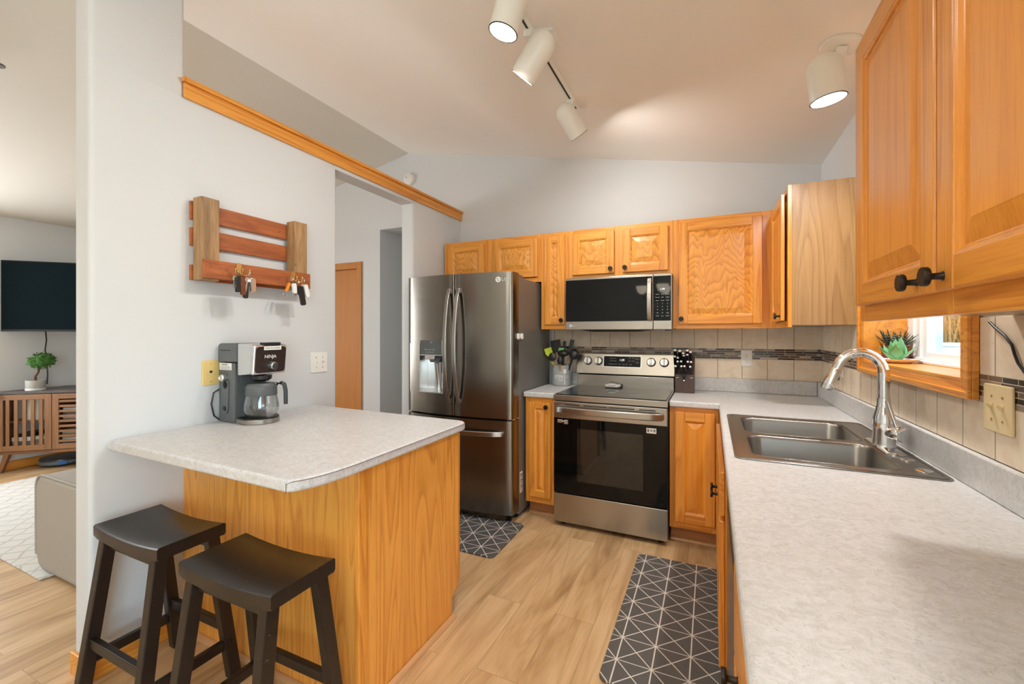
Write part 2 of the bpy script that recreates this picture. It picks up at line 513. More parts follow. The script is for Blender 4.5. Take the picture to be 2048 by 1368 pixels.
# ------------------------------------------------------------------ mesh builder
class MB:
    def __init__(self):
        self.bm = bmesh.new()
        self.mi = 0

    def _f(self, vs):
        try:
            f = self.bm.faces.new(vs)
            f.material_index = self.mi
            return f
        except ValueError:
            return None

    def box(self, x0, x1, y0, y1, z0, z1, rot=None, mi=None):
        if mi is not None:
            self.mi = mi
        x0, x1 = min(x0, x1), max(x0, x1)
        y0, y1 = min(y0, y1), max(y0, y1)
        z0, z1 = min(z0, z1), max(z0, z1)
        c = [Vector(p) for p in ((x0, y0, z0), (x1, y0, z0), (x1, y1, z0), (x0, y1, z0), (x0, y0, z1), (x1, y0, z1), (x1, y1, z1), (x0, y1, z1))]
        if rot is not None:
            m = (c[0] + c[6]) / 2
            c = [m + rot @ (p - m) for p in c]
        v = [self.bm.verts.new(p) for p in c]
        for q in ((0, 3, 2, 1), (4, 5, 6, 7), (0, 1, 5, 4), (1, 2, 6, 5), (2, 3, 7, 6), (3, 0, 4, 7)):
            self._f([v[i] for i in q])
        return self

    def hexa(self, lo, hi):
        """two quads of four points, joined"""
        a = [self.bm.verts.new(p) for p in lo]
        b = [self.bm.verts.new(p) for p in hi]
        self._f(a[::-1])
        self._f(b)
        for i in range(4):
            j = (i + 1) % 4
            self._f([a[i], a[j], b[j], b[i]])
        return self

    def loft(self, rings, cap0=True, cap1=True, closed=True):
        rs = [[self.bm.verts.new(p) for p in r] for r in rings]
        n = len(rs[0])
        for a, b in zip(rs, rs[1:]):
            for i in range(n if closed else n - 1):
                j = (i + 1) % n
                self._f([a[i], a[j], b[j], b[i]])
        if cap0:
            self._f(rs[0][::-1])
        if cap1:
            self._f(rs[-1])
        return self

    def cyl(self, p0, p1, r0, r1=None, seg=24, caps=True):
        r1 = r0 if r1 is None else r1
        p0, p1 = Vector(p0), Vector(p1)
        d = (p1 - p0).normalized()
        a = d.orthogonal().normalized()
        b = d.cross(a)
        ring = lambda p, r: [p + (a * math.cos(t) + b * math.sin(t)) * r for t in (2 * PI * i / seg for i in range(seg))]
        return self.loft([ring(p0, r0), ring(p1, r1)], caps, caps)

    def lathe(self, prof, o=(0, 0, 0), axis=(0, 0, 1), seg=32, cap0=True, cap1=True):
        """prof: (radius, height) pairs along axis"""
        o = Vector(o)
        d = Vector(axis).normalized()
        a = d.orthogonal().normalized()
        b = d.cross(a)
        rings = []
        for r, h in prof:
            r = max(r, 1e-5)
            rings.append([o + d * h + (a * math.cos(2 * PI * i / seg) + b * math.sin(2 * PI * i / seg)) * r for i in range(seg)])
        return self.loft(rings, cap0, cap1)

    def tube(self, pts, r, seg=10, caps=True):
        pts = [Vector(p) for p in pts]
        rr = r if isinstance(r, (list, tuple)) else [r] * len(pts)
        rings = []
        prev = None
        for i, p in enumerate(pts):
            t = (pts[min(i + 1, len(pts) - 1)] - pts[max(i - 1, 0)]).normalized()
            if prev is None:
                a = t.orthogonal().normalized()
            else:
                a = prev - t * prev.dot(t)
                a = a.normalized() if a.length > 1e-6 else t.orthogonal().normalized()
            prev = a
            b = t.cross(a)
            rings.append([p + (a * math.cos(2 * PI * k / seg) + b * math.sin(2 * PI * k / seg)) * rr[i] for k in range(seg)])
        return self.loft(rings, caps, caps)

    def sweep(self, pts, w, h, side=(0, 0, 1)):
        """rectangular bar along a polyline"""
        pts = [Vector(p) for p in pts]
        rings = []
        for i, p in enumerate(pts):
            t = (pts[min(i + 1, len(pts) - 1)] - pts[max(i - 1, 0)]).normalized()
            s = Vector(side)
            a = (s - t * s.dot(t)).normalized()
            b = t.cross(a)
            rings.append([p + a * (sx * h / 2) + b * (sy * w / 2) for sx, sy in ((-1, -1), (-1, 1), (1, 1), (1, -1))])
        return self.loft(rings)

    def prism(self, poly, z0, z1, holes=()):
        """polygon in xy (holes allowed) extruded along z"""
        bm2 = bmesh.new()
        eds = []
        for loop in (poly, *holes):
            vs = [bm2.verts.new((x, y, 0)) for x, y in loop]
            for i in range(len(vs)):
                eds.append(bm2.edges.new((vs[i], vs[(i + 1) % len(vs)])))
        if holes:
            bmesh.ops.triangle_fill(bm2, use_beauty=True, use_dissolve=False, edges=eds)
            bmesh.ops.dissolve_limit(bm2, angle_limit=0.01, verts=[], edges=[e for e in bm2.edges if not e.is_boundary])
        else:
            bm2.faces.new(list(bm2.verts))
        bm2.verts.index_update()
        for f in bm2.faces:
            f.normal_update()
        lo = {v.index: self.bm.verts.new((v.co.x, v.co.y, z0)) for v in bm2.verts}
        hi = {v.index: self.bm.verts.new((v.co.x, v.co.y, z1)) for v in bm2.verts}
        for f in bm2.faces:
            idx = [v.index for v in f.verts]
            if f.normal.z < 0:
                idx = idx[::-1]
            self._f([hi[i] for i in idx])
            self._f([lo[i] for i in idx[::-1]])
        for e in bm2.edges:
            if e.is_boundary:
                i, j = e.verts[0].index, e.verts[1].index
                self._f([lo[i], lo[j], hi[j], hi[i]])
        bm2.free()
        return self

    def sphere(self, c, r, seg=20, rings=12, sc=(1, 1, 1)):
        c = Vector(c)
        rs = []
        for k in range(1, rings):
            t = PI * k / rings
            rs.append([c + Vector((sc[0] * r * math.sin(t) * math.cos(2 * PI * i / seg), sc[1] * r * math.sin(t) * math.sin(2 * PI * i / seg), sc[2] * r * -math.cos(t))) for i in range(seg)])
        return self.loft(rs)

    def quad(self, pts):
        self._f([self.bm.verts.new(p) for p in pts])
        return self

    def xf(self, m):
        self.bm.transform(m)
        return self

    def build(self, name, mats, parent=None, smooth=None, bevel=0.0, seg=2, mod=None):
        bm = self.bm
        bmesh.ops.recalc_face_normals(bm, faces=bm.faces)
        off = Vector((0, 0, 0))
        if parent is not None:
            off = Vector(OFF.get(parent.name, (0, 0, 0)))
        else:
            xs = [v.co for v in bm.verts]
            lo = Vector((min(p.x for p in xs), min(p.y for p in xs), min(p.z for p in xs)))
            hi = Vector((max(p.x for p in xs), max(p.y for p in xs), max(p.z for p in xs)))
            off = Vector(((lo.x + hi.x) / 2, (lo.y + hi.y) / 2, lo.z))
        bm.transform(Matrix.Translation(-off))
        if smooth:
            for f in bm.faces:
                f.smooth = True
            for e in bm.edges:
                if len(e.link_faces) == 2 and e.calc_face_angle(0) > R(smooth):
                    e.smooth = False
        me = bpy.data.meshes.new(name)
        bm.to_mesh(me)
        bm.free()
        for m_ in (mats if isinstance(mats, (list, tuple)) else [mats]):
            me.materials.append(m_)
        o = bpy.data.objects.new(name, me)
        COL.objects.link(o)
        if parent is not None:
            o.parent = parent
            OFF[o.name] = OFF.get(parent.name, (0, 0, 0))
        else:
            o.location = off
            OFF[o.name] = tuple(off)
        if bevel:
            b = o.modifiers.new('bevel', 'BEVEL')
            b.width = bevel
            b.segments = seg
            b.limit_method = 'ANGLE'
            b.angle_limit = R(40)
        return o


OFF = {}


def tag(o, label, cat, group=None):
    o['label'] = label
    o['category'] = cat
    if group:
        o['group'] = group
    return o


def thing(name, label, cat, loc, rotz=0.0, group=None, local=False):
    """an Empty at the thing's base; parts are modelled in world coordinates unless local"""
    o = bpy.data.objects.new(name, None)
    o.empty_display_size = 0.1
    COL.objects.link(o)
    o.location = loc
    o.rotation_euler = (0, 0, rotz)
    OFF[o.name] = (0, 0, 0) if local else tuple(loc)
    return tag(o, label, cat, group)


def struct(o):
    o['kind'] = 'structure'
    return o


def text(parent, name, body, size, material, mtx, extrude=0.0004, align='CENTER'):
    cu = bpy.data.curves.new(name, 'FONT')
    cu.body = body
    cu.size = size
    cu.extrude = extrude
    cu.align_x = align
    cu.align_y = 'CENTER'
    tmp = bpy.data.objects.new('tmp', cu)
    COL.objects.link(tmp)
    bpy.context.view_layer.update()
    me = bpy.data.meshes.new_from_object(tmp)
    bpy.data.objects.remove(tmp)
    me.name = name
    me.transform(mtx)
    me.transform(Matrix.Translation(-Vector(OFF.get(parent.name, (0, 0, 0)))))
    me.materials.clear()
    me.materials.append(material)
    o = bpy.data.objects.new(name, me)
    COL.objects.link(o)
    o.parent = parent
    OFF[o.name] = OFF.get(parent.name, (0, 0, 0))
    return o


def facing(pos, rotz=0.0, tilt=0.0):
    """matrix that stands xy text up, facing -Y at pos; rotz turns it about z; tilt leans it back"""
    return Matrix.Translation(pos) @ Matrix.Rotation(rotz, 4, 'Z') @ Matrix.Rotation(PI / 2 - tilt, 4, 'X')


def rrect(cx, cy, w, h, r, n=5):
    """rounded rectangle outline, counter clockwise"""
    pts = []
    for sx, sy, a0 in ((1, 1, 0), (-1, 1, 90), (-1, -1, 180), (1, -1, 270)):
        for i in range(n + 1):
            a = R(a0 + 90 * i / n)
            pts.append((cx + sx * (w / 2 - r) + r * math.cos(a), cy + sy * (h / 2 - r) + r * math.sin(a)))
    return pts


def copy_tree(root, loc, rotz, label, group=None):
    r = root.copy()
    COL.objects.link(r)
    r.location = loc
    r.rotation_euler = (0, 0, rotz)
    r['label'] = label
    if group:
        r['group'] = group

    def rec(src, dst):
        for ch in list(src.children):
            c = ch.copy()
            COL.objects.link(c)
            c.parent = dst
            rec(ch, c)
    rec(root, r)
    return r

# ================================================================== THE SETTING
WX = -2.85          # kitchen face of the partition
PT = 0.12           # its thickness
RIDGE_X, RIDGE_Z, SLOPE = -3.47, 3.17, 0.199


def ceil_z(x):
    return RIDGE_Z - SLOPE * abs(x - RIDGE_X)


YF, YB = -6.5, 0.0  # front and back of the long room
XL = -6.94
struct(MB().box(XL - 0.1, 0.1, YF - 0.1, 3.1, -0.06, 0.0).build('floor', M['floor']))
# vaulted ceiling: two slopes meeting at the ridge
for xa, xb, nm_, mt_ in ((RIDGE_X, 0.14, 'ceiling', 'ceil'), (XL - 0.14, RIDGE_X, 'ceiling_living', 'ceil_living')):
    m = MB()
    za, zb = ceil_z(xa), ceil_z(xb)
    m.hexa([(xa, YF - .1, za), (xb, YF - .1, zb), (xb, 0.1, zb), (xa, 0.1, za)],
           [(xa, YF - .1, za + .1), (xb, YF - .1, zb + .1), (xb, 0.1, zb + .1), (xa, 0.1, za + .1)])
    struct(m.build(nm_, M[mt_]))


def gable_wall(m, y0, y1, xs, cuts):
    """wall in the xz plane following the vault; cuts: (x0, x1, z0, z1) openings"""
    xs = sorted(set(xs + [RIDGE_X] + [c for k in cuts for c in k[:2]]))
    for a, b in zip(xs, xs[1:]):
        spans = [(0.0, None)]
        for x0, x1, z0, z1 in cuts:
            if a >= x0 - 1e-6 and b <= x1 + 1e-6:
                spans = ([(0.0, z0)] if z0 > 0 else []) + [(z1, None)]
        for lo, hi in spans:
            za, zb = (ceil_z(a), ceil_z(b)) if hi is None else (hi, hi)
            m.hexa([(a, y0, lo), (b, y0, lo), (b, y1, lo), (a, y1, lo)], [(a, y0, za), (b, y0, zb), (b, y1, zb), (a, y1, za)])
    return m


HX0, HX1, HZ = -3.845, -2.97, 2.43        # hall opening in the back wall
DX0, DX1, DZ = -4.97, -4.15, 2.05         # slab door in the back wall
struct(gable_wall(MB(), 0.0, 0.1, [XL - 0.1, 0.1], [(HX0, HX1, 0, HZ), (DX0, DX1, 0, DZ)]).build('wall_back', M['wall']))
# the short hall behind the opening
m = MB().box(HX0 - .1, HX0, 0.1, 3.0, 0, HZ).box(HX1, HX1 + .1, 0.1, 3.0, 0, HZ).box(HX0 - .1, HX1 + .1, 3.0, 3.1, 0, HZ + .1)
struct(m.build('wall_hall', M['wall']))
struct(MB().box(HX0, HX1, 0.1, 3.0, HZ, HZ + .08).build('ceiling_hall', M['wall']))
# living room end wall and front wall
zl = ceil_z(XL)
struct(MB().box(XL - .1, XL, YF, -3.32, 0, zl).box(XL - .1, XL, -2.28, 0.0, 0, zl).box(XL - .1, XL, -3.32, -2.28, 0, .7).box(XL - .1, XL, -3.32, -2.28, 2.2, zl).build('wall_left', M['wall']))
struct(gable_wall(MB(), YF - .1, YF, [XL - .1, 0.1], []).build('wall_front', M['wall']))
# right wall with kitchen window and an added, unseen patio door opening
KW = (-1.858, -0.965, 1.212, 2.06)        # y0, y1, z0, z1 of the window opening
PD = (-5.85, -4.05, 0.02, 2.08)
m = MB()
zt = ceil_z(0.0)
m.box(0, .14, KW[1], 0.0, 0, zt).box(0, .14, KW[0], KW[1], 0, KW[2] - .0125).box(0, .14, KW[0], KW[1], KW[3], zt)
m.box(0, .14, PD[1], KW[0], 0, zt).box(0, .14, PD[0], PD[1], PD[3], zt).box(0, .14, PD[0], PD[1], 0, PD[2]).box(0, .14, YF, PD[0], 0, zt)
struct(m.build('wall_right', M['wall']))

# partition: full-height end, then a half wall with a cased-free doorway
DY0, DY1, DH = -1.502, -0.727, 2.385
YE = -2.705
xo = WX - PT


def bull(y0, y1, r=0.018):
    """plan outline of a wall piece with bullnosed corners"""
    return rrect((WX + xo) / 2, (y0 + y1) / 2, PT, y1 - y0, r, 5)


m = MB()
zc = ceil_z(xo) - 0.002
m.prism(bull(YE, DY0), 0, 2.41)
m.prism([(WX, -0.001), (xo, -0.001)] + [p for p in bull(DY1, 0.6) if p[1] < DY1 + .0185], 0, 2.41)
m.prism(bull(YE, -2.372), 2.41, zc)
m.box(xo, WX, DY0 - .02, DY1 + .02, DH, 2.41)
m.box(xo, WX, -2.372 + .001, -0.001, 2.41, 2.474)
struct(m.build('wall_partition', M['wall'], smooth=35))
# wood cap on the half wall
m = MB()
m.box(xo - .028, WX + .030, -2.385, -0.002, 2.476, 2.497)
m.box(WX + .001, WX + .030, -2.392, -2.385, 2.476, 2.497)
m.box(WX + .001, WX + .016, -2.384, -0.002, 2.408, 2.476)
m.box(xo - .016, xo - .001, -2.372, -0.002, 2.408, 2.476)
struct(m.build('trim_1', M['oak_y'], bevel=.003))
# baseboards of the partition
m = MB()
m.box(WX + .001, WX + .014, YE, -2.40, 0, 0.085).box(xo + .0, WX + .014, YE - .014, YE - .001, 0, 0.085)
struct(m.build('baseboard_partition', M['oak_y'], bevel=.003))
struct(MB().box(XL + .001, XL + .014, YF, -0.01, 0, 0.085).build('baseboard_left', M['oak_y'], bevel=.003))
struct(MB().box(XL + .01, DX0 - .07, -.014, -.001, 0, 0.085).build('baseboard_back', M['oak_x'], bevel=.003))

# hall door in the back wall
d1 = struct(MB().box(DX0 + .012, DX1 - .012, .022, .060, .008, DZ - .012).build('door_1', M['oak_door']))
m = MB()
m.box(DX0 - .062, DX0 + .008, -.016, -.001, 0, DZ + .062).box(DX1 - .008, DX1 + .062, -.016, -.001, 0, DZ + .062).box(DX0 + .008, DX1 - .008, -.016, -.001, DZ - .008, DZ + .062)
m.box(DX0, DX0 + .010, -.001, .1, 0, DZ).box(DX1 - .010, DX1, -.001, .1, 0, DZ).box(DX0 + .01, DX1 - .01, -.001, .1, DZ - .010, DZ)
m.build('door_casing', M['oak_door'], d1, bevel=.003)
m = MB().lathe([(.028, 0), (.028, .008), (.011, .012), (.011, .035), (.026, .042), (.027, .062), (.012, .070)], (DX0 + .075, .0215, .96), (0, -1, 0), 20)
m.build('door_knob', M['brass'], d1, smooth=40)

# tile backsplash: lower course, glass mosaic band, upper course
Z1, Z2, Z3, Z4 = 1.0115, 1.153, 1.229, 1.384
XT = -1.93
def slabs(m, zlo, zhi, side):
    if side == 'back':
        return m.box(XT, -0.0081, -.008, -.0005, zlo, zhi)
    # right wall: run from the corner to the near end, broken by the window casing
    y_lo, y_hi = KW[0] - .052, KW[1] + .052
    zwin = 1.156
    if zlo >= zwin - .001:
        return m.box(-.008, -.0005, y_hi, -.0005, zlo, zhi).box(-.008, -.0005, -3.60, y_lo, zlo, zhi)
    m.box(-.008, -.0005, -3.60, -.0005, zlo, min(zhi, zwin))
    if zhi > zwin:
        m.box(-.008, -.0005, y_hi, -.0005, zwin, zhi).box(-.008, -.0005, -3.60, y_lo, zwin, zhi)
    return m
k = 2
for za, zb, key in ((Z1, Z2, 'tile'), (Z2, Z3, 'mosaic'), (Z3, Z4, 'tile')):
    for side, ax in (('back', 'x'), ('right', 'y')):
        struct(slabs(MB(), za, zb - .0006, side).build('trim_%d' % k, M['%s_%s' % (key, ax)]))
        k += 1

# kitchen window: oak casing and deep sill, white vinyl sliding frame, panes
w1 = MB()
y0, y1, z0, z1 = KW
cw = .052
for a, b, c, d in ((y0 - cw, y0, z0 - .056, z1 + cw), (y1, y1 + cw, z0 - .056, z1 + cw), (y0, y1, z1, z1 + cw), (y0, y1, z0 - .056, z0 - .012)):
    w1.box(-.024, -.0085, a, b, c, d)
w1.box(-.034, -.024, y0 - cw, y1 + cw, z0 - .056, z0 - .036).box(-.034, -.024, y0 - cw, y0 - cw + .018, z0 - .036, z1 + cw).box(-.034, -.024, y1 + cw - .018, y1 + cw, z0 - .036, z1 + cw)
w1.box(-.024, .24, y0, y1, z0 - .012, z0)                       # sill board
w1.box(-.024, .24, y1 - .012, y1, z0, z1).box(-.024, .24, y0, y0 + .012, z0, z1).box(-.024, .24, y0 + .012, y1 - .012, z1 - .012, z1)
w1 = struct(w1.build('window_1', M['oak_y'], bevel=.002))
ya, yb, za, zb = y0 + .012, y1 - .012, z0, z1 - .012
FX = .137
m = MB()
m.box(FX, FX + .085, ya, ya + .060, za, zb).box(FX, FX + .085, yb - .060, yb, za, zb).box(FX + .008, FX + .085, ya + .060, ya + .105, za, zb).box(FX + .008, FX + .085, yb - .105, yb - .060, za, zb).box(FX, FX + .085, ya, yb, za, za + .022).box(FX, FX + .085, ya, yb, zb - .045, zb)
m.box(FX - .012, FX, ya, yb, za, za + .012)
m.build('window_frame', M['vinyl'], w1, bevel=.003)
ym = (ya + yb) / 2
for nm, u0, u1, dx in (('sash', ym - .03, yb - .105, .016), ('sash', ya + .105, ym + .03, .047)):
    m = MB()
    fx = FX + dx
    m.box(fx, fx + .028, u0, u0 + .042, za + .022, zb - .045).box(fx, fx + .028, u1 - .042, u1, za + .022, zb - .045)
    m.box(fx, fx + .028, u0 + .042, u1 - .042, za + .022, za + .048).box(fx, fx + .028, u0 + .042, u1 - .042, zb - .085, zb - .045)
    sh = m.build(nm, M['vinyl'], w1, bevel=.003)
    MB().box(fx + .012, fx + .016, u0 + .042, u1 - .042, za + .048, zb - .085).build('pane', M['pane'], sh)

# added patio door (dining end) and living room window: unseen, there for fill light
def glazed(name, axis, a0, a1, z0, z1, p, n):
    m = MB()
    rails = [(a0, a0 + .07, z0, z1), (a1 - .07, a1, z0, z1), (a0 + .07, a1 - .07, z0, z0 + .08), (a0 + .07, a1 - .07, z1 - .07, z1), ((a0 + a1) / 2 - .045, (a0 + a1) / 2 + .045, z0 + .08, z1 - .07)]
    for q0, q1, c0, c1 in rails:
        if axis == 'y':
            m.box(p, p + .05, q0, q1, c0, c1)
        else:
            m.box(q0, q1, p - .05, p, c0, c1)
    o = struct(m.build(name, M['vinyl'], bevel=.004))
    for q0, q1 in ((a0 + .07, (a0 + a1) / 2 - .045), ((a0 + a1) / 2 + .045, a1 - .07)):
        mm = MB()
        if axis == 'y':
            mm.box(p + .02, p + .026, q0, q1, z0 + .08, z1 - .07)
        else:
            mm.box(q0, q1, p - .026, p - .02, z0 + .08, z1 - .07)
        mm.build('pane', M['pane'], o)
    return o
glazed('added_window_2', 'y', PD[0] + .002, PD[1] - .002, PD[2] + .001, PD[3] - .002, .06, 2)
glazed('added_window_3', 'y', -3.318, -2.282, .702, 2.198, XL - .09, 2)

# quarter round along the peninsula foot
m = MB()
qr = [(0, 0)] + [(.019 * math.cos(R(a)), .019 * math.sin(R(a))) for a in range(0, 91, 15)]
def qround(m, p0, p1, nx, ny):
    m.loft([[(p[0] + nx * u, p[1] + ny * u, v + .0005) for u, v in qr] for p in (p0, p1)])
    return m
qround(m, (WX + .016, -2.3815), (-1.783, -2.3815), 0, -1)
qround(m, (-1.7825, -2.42), (-1.7825, -1.795), 1, 0)
struct(m.build('baseboard_peninsula', M['tan_trim'], smooth=40))

# ================================================================== CABINETS
WOOD = [M['oak_v'], M['oak_x'], M['oak_panel'], M['oak_plain']]


def door_mesh(w, h, fr=.056, t=.020):
    """raised panel door; x 0..w, z 0..h, front face at y = -t, back at y = -0.001"""
    m = MB()
    y0, y1 = -t, -.001
    m.box(0, fr, y0, y1, 0, h, mi=0).box(w - fr, w, y0, y1, 0, h, mi=0)
    m.box(fr, w - fr, y0, y1, 0, fr, mi=1).box(fr, w - fr, y0, y1, h - fr, h, mi=1)
    return m


def panel_mesh(w, h, fr=.056, t=.020, plain=False):
    """the inner moulding and raised field of a door"""
    m = MB()
    def ring(i, y):
        return [(fr + i, y, fr + i), (w - fr - i, y, fr + i), (w - fr - i, y, h - fr - i), (fr + i, y, h - fr - i)]
    bev = min(.034, (w - 2 * fr) * .28, (h - 2 * fr) * .28)
    prof = [(-.0005, -t + .0022), (.005, -t + .0045), (.009, -t + .0095), (.012, -t + .0105), (.012 + bev, -t + .0025), (.013 + bev, -t + .0018)]
    m.mi = 3 if plain else 2
    m.loft([ring(i, y) for i, y in prof], cap0=False, cap1=True)
    return m


def add_knob(parent, x, y, z):
    m = MB().lathe([(.0085, 0), (.0062, .003), (.0055, .016), (.0065, .018), (.0155, .0195), (.0165, .021), (.0165, .0275), (.0155, .029)], (x, y, z), (0, -1, 0), 24)
    return m.build('knob', M['bronze'], parent, smooth=40)


def add_door(root, x0, x1, z0, z1, knob=None, yoff=0.0, name='door', fr=.056, plain=None):
    w, h = x1 - x0, z1 - z0
    T = Matrix.Translation((x0, yoff, z0))
    m = door_mesh(w, h, fr)
    plain = (root.name.startswith('base') or abs(root.rotation_euler.z) > 1) if plain is None else plain
    p = panel_mesh(w, h, fr, plain=plain).xf(T)
    d = m.xf(T).build(name, WOOD, root, bevel=.0035, seg=2)
    p.build('raised_panel', WOOD, d)
    if knob:
        add_knob(d, knob[0], yoff - .0195, knob[1])
    return d


def frame(root, w, h, stiles, rails, z0=0.0, t=.019):
    """face frame: stiles (x0, x1) full height, rails (x0, x1, z0, z1)"""
    m = MB()
    for a, b in stiles:
        m.box(a, b, 0, t, z0, z0 + h, mi=0)
    for a, b, c, d in rails:
        m.box(a, b, 0.0004, t, c, d, mi=1)
    return m.build('face_frame', WOOD, root, bevel=.001)


def upper(name, label, group, loc, rotz, w, h, d, doors, stiles, rail_b=.036, rail_t=.032, side=None):
    root = thing(name, label, 'cabinet', loc, rotz, group, local=True)
    MB().box(.0006, w - .0006, .0195, d, 0.012, h - .001).build('body', side or M['veneer'], root)
    rails = []
    ed = sorted(stiles)
    for (a, b), (c, e) in zip(ed, ed[1:]):
        rails += [(b, c, 0, rail_b), (b, c, h - rail_t, h)]
    frame(root, w, h, stiles, rails)
    for dd in doors:
        add_door(root, *dd)
    return root


UP = 'oak wall cabinets'
ZB, ZT = 1.372, 2.134
H = ZT - ZB
YFU = -.305
# above the refrigerator
upper('wall_cabinet', 'short two door oak wall cabinet above the refrigerator', UP, (-2.829, YFU, 1.752), 0, .9185, ZT - 1.752, .303,
      [(.042, .408, .040, .350), (.501, .889, .040, .350)], [(0, .046), (.405, .505), (.884, .9185)])
upper('wall_cabinet', 'narrow tall oak wall cabinet between refrigerator and microwave', UP, (-1.9095, YFU, ZB), 0, .2285, H, .303,
      [(.033, .198, .036, .734, (.176, .069))], [(0, .036), (.194, .2285)])
upper('wall_cabinet', 'short two door oak wall cabinet above the microwave', UP, (-1.680, YFU, 1.754), 0, .758, ZT - 1.754, .303,
      [(.031, .351, .032, .350, (.327, .064)), (.412, .727, .032, .350, (.432, .065))], [(0, .036), (.346, .416), (.722, .758)])
upper('wall_cabinet', 'wide single door oak wall cabinet right of the microwave', UP, (-.9210, YFU, ZB), 0, .615, H, .303,
      [(.038, .544, .033, .733, (.056, .067))], [(0, .042), (.538, .615)], .038)
# corner run: the cabinet on the right wall whose veneered end faces the camera
r = upper('wall_cabinet', 'oak corner wall cabinet with its plain veneered end facing the room', UP, (-.305, -.306, ZB), -PI / 2, .508, H, .303,
          [(.045, .470, .036, .726, (.432, .062), -.008)], [(.0, .050), (.470, .508)])
# near cabinet over the worktop
upper('wall_cabinet', 'large two door oak wall cabinet over the right worktop nearest the camera', UP, (-.305, -2.051, ZB), -PI / 2, .915, H, .303,
      [(.029, .479, .040, .730, (.412, .064)), (.489, .886, .040, .730, (.512, .064))], [(0, .034), (.474, .494), (.880, .915)], .045)

# ---- base cabinets
def base(name, label, loc, rotz, w, d, doors, stiles, rails, toe=True, fin=None, group='oak base cabinets'):
    root = thing(name, label, 'cabinet', loc, rotz, group, local=True)
    m = MB().box(.0006, w - .0006, .0195, d, .108, .8745)
    m.build('body', fin or M['veneer'], root)
    if toe:
        MB().box(.001, w - .001, .078, .09, .0005, .108).build('toe_kick', M['toe'], root)
        mm = MB()
        qround(mm, (.001, .0775), (w - .001, .0775), 0, -1)
        mm.build('shoe_moulding', M['tan_trim'], root, smooth=40)
    frame(root, w, .766, stiles, rails, z0=.1085)
    for dd in doors:
        add_door(root, *dd)
    return root


base('base_cabinet', 'narrow oak base cabinet between refrigerator and range', (-1.915, -.610, 0), 0, .236, .60,
     [(.034, .199, .155, .842, (.171, .812), 0, 'door', .044)], [(0, .038), (.195, .236)], [(.038, .195, .1085, .16), (.038, .195, .838, .8745)])
base('base_cabinet', 'oak base cabinet right of the range in the corner', (-.918, -.610, 0), 0, .283, .60,
     [(.034, .262, .153, .846)], [(0, .038), (.245, .283)], [(.038, .245, .1085, .158), (.038, .245, .84, .8745)])
rt = thing('base_cabinet', 'oak sink base cabinet under the double sink', 'cabinet', (-.632, -.640, 0), -PI / 2, 'oak base cabinets', local=True)
m = MB().box(.0006, 1.1994, .0195, .038, .108, .8745).box(.0006, .02, .038, .62, .108, .8745).box(1.18, 1.1994, .038, .62, .108, .8745).box(.02, 1.18, .038, .62, .108, .126).box(.02, 1.18, .60, .62, .126, .8745)
m.build('body', M['veneer'], rt)
MB().box(.001, 1.199, .078, .09, .0005, .108).build('toe_kick', M['toe'], rt)
mm = MB(); qround(mm, (.001, .0775), (1.199, .0775), 0, -1); mm.build('shoe_moulding', M['tan_trim'], rt, smooth=40)
frame(rt, 1.2, .766, [(0, .30), (.715, .765), (1.162, 1.2)], [(.30, 1.162, .1085, .16), (.30, 1.162, .655, .70), (.30, 1.162, .84, .8745)], z0=.1085)
add_door(rt, .275, .735, .148, .672, (.700, .636))
add_door(rt, .745, 1.182, .148, .672, (.785, .632))
for a, b in ((.275, .735), (.745, 1.182)):
    MB().box(a, b, -.020, -.001, .690, .846, mi=1).build('false_drawer_front', WOOD, rt, bevel=.004)
# near base cabinet
rt = thing('base_cabinet', 'oak drawer base cabinet under the worktop nearest the camera', 'cabinet', (-.612, -2.452, 0), -PI / 2, 'oak base cabinets', local=True)
MB().box(.0006, .8394, .0195, .60, .108, .8745).build('body', M['veneer'], rt)
MB().box(.001, .839, .078, .09, .0005, .108).build('toe_kick', M['toe'], rt)
frame(rt, .84, .766, [(0, .034), (.40, .44), (.806, .84)], [(.034, .806, .1085, .16), (.034, .806, .655, .70), (.034, .806, .84, .8745)], z0=.1085)
for a, b, kx in ((.010, .415, .17), (.425, .830, .628)):
    add_door(rt, a, b, .148, .640, (b - .03 if a < .2 else a + .03, .60))
    d_ = MB().box(a, b, -.020, -.001, .655, .846, mi=1).build('drawer_front', WOOD, rt, bevel=.004)
    add_knob(d_, kx, -.0195, .695)

# dishwasher between them
rt = thing('dishwasher', 'stainless dishwasher under the worktop beside the sink cabinet', 'dishwasher', (-.612, -1.8415, 0), -PI / 2, None, local=True)
MB().box(.004, .6055, .012, .58, .10, .868).build('tub', M['black'], rt)
MB().box(.004, .6055, -.016, .011, .115, .760).build('door', M['steel'], rt, bevel=.003)
MB().box(.004, .6055, -.016, .011, .790, .868).build('control_strip', M['black'], rt, bevel=.003)
MB().box(.03, .58, -.010, .011, .762, .788).build('pocket_handle', M['dark'], rt)
MB().box(.01, .60, .06, .08, .0005, .10).build('toe_kick', M['black'], rt)

# ---- peninsula
PX1, PY0, PY1 = -1.784, -2.380, -1.748
rt = thing('peninsula_cabinet', 'oak peninsula base with plain veneered panels behind the stools', 'cabinet', ((WX + PX1) / 2, (PY0 + PY1) / 2, 0))
m = MB().box(WX + .0165, PX1 - .020, PY0 + .006, PY1 + .02, .10, .8745).box(WX + .0165, PX1 - .020, PY0 + .006, PY1 - .055, .0005, .10)
m.build('body', M['veneer'], rt)
MB().box(WX + .0015, PX1 - .0205, PY0, PY0 + .0055, .0005, .8745).build('back_panel', M['veneer_pen'], rt)
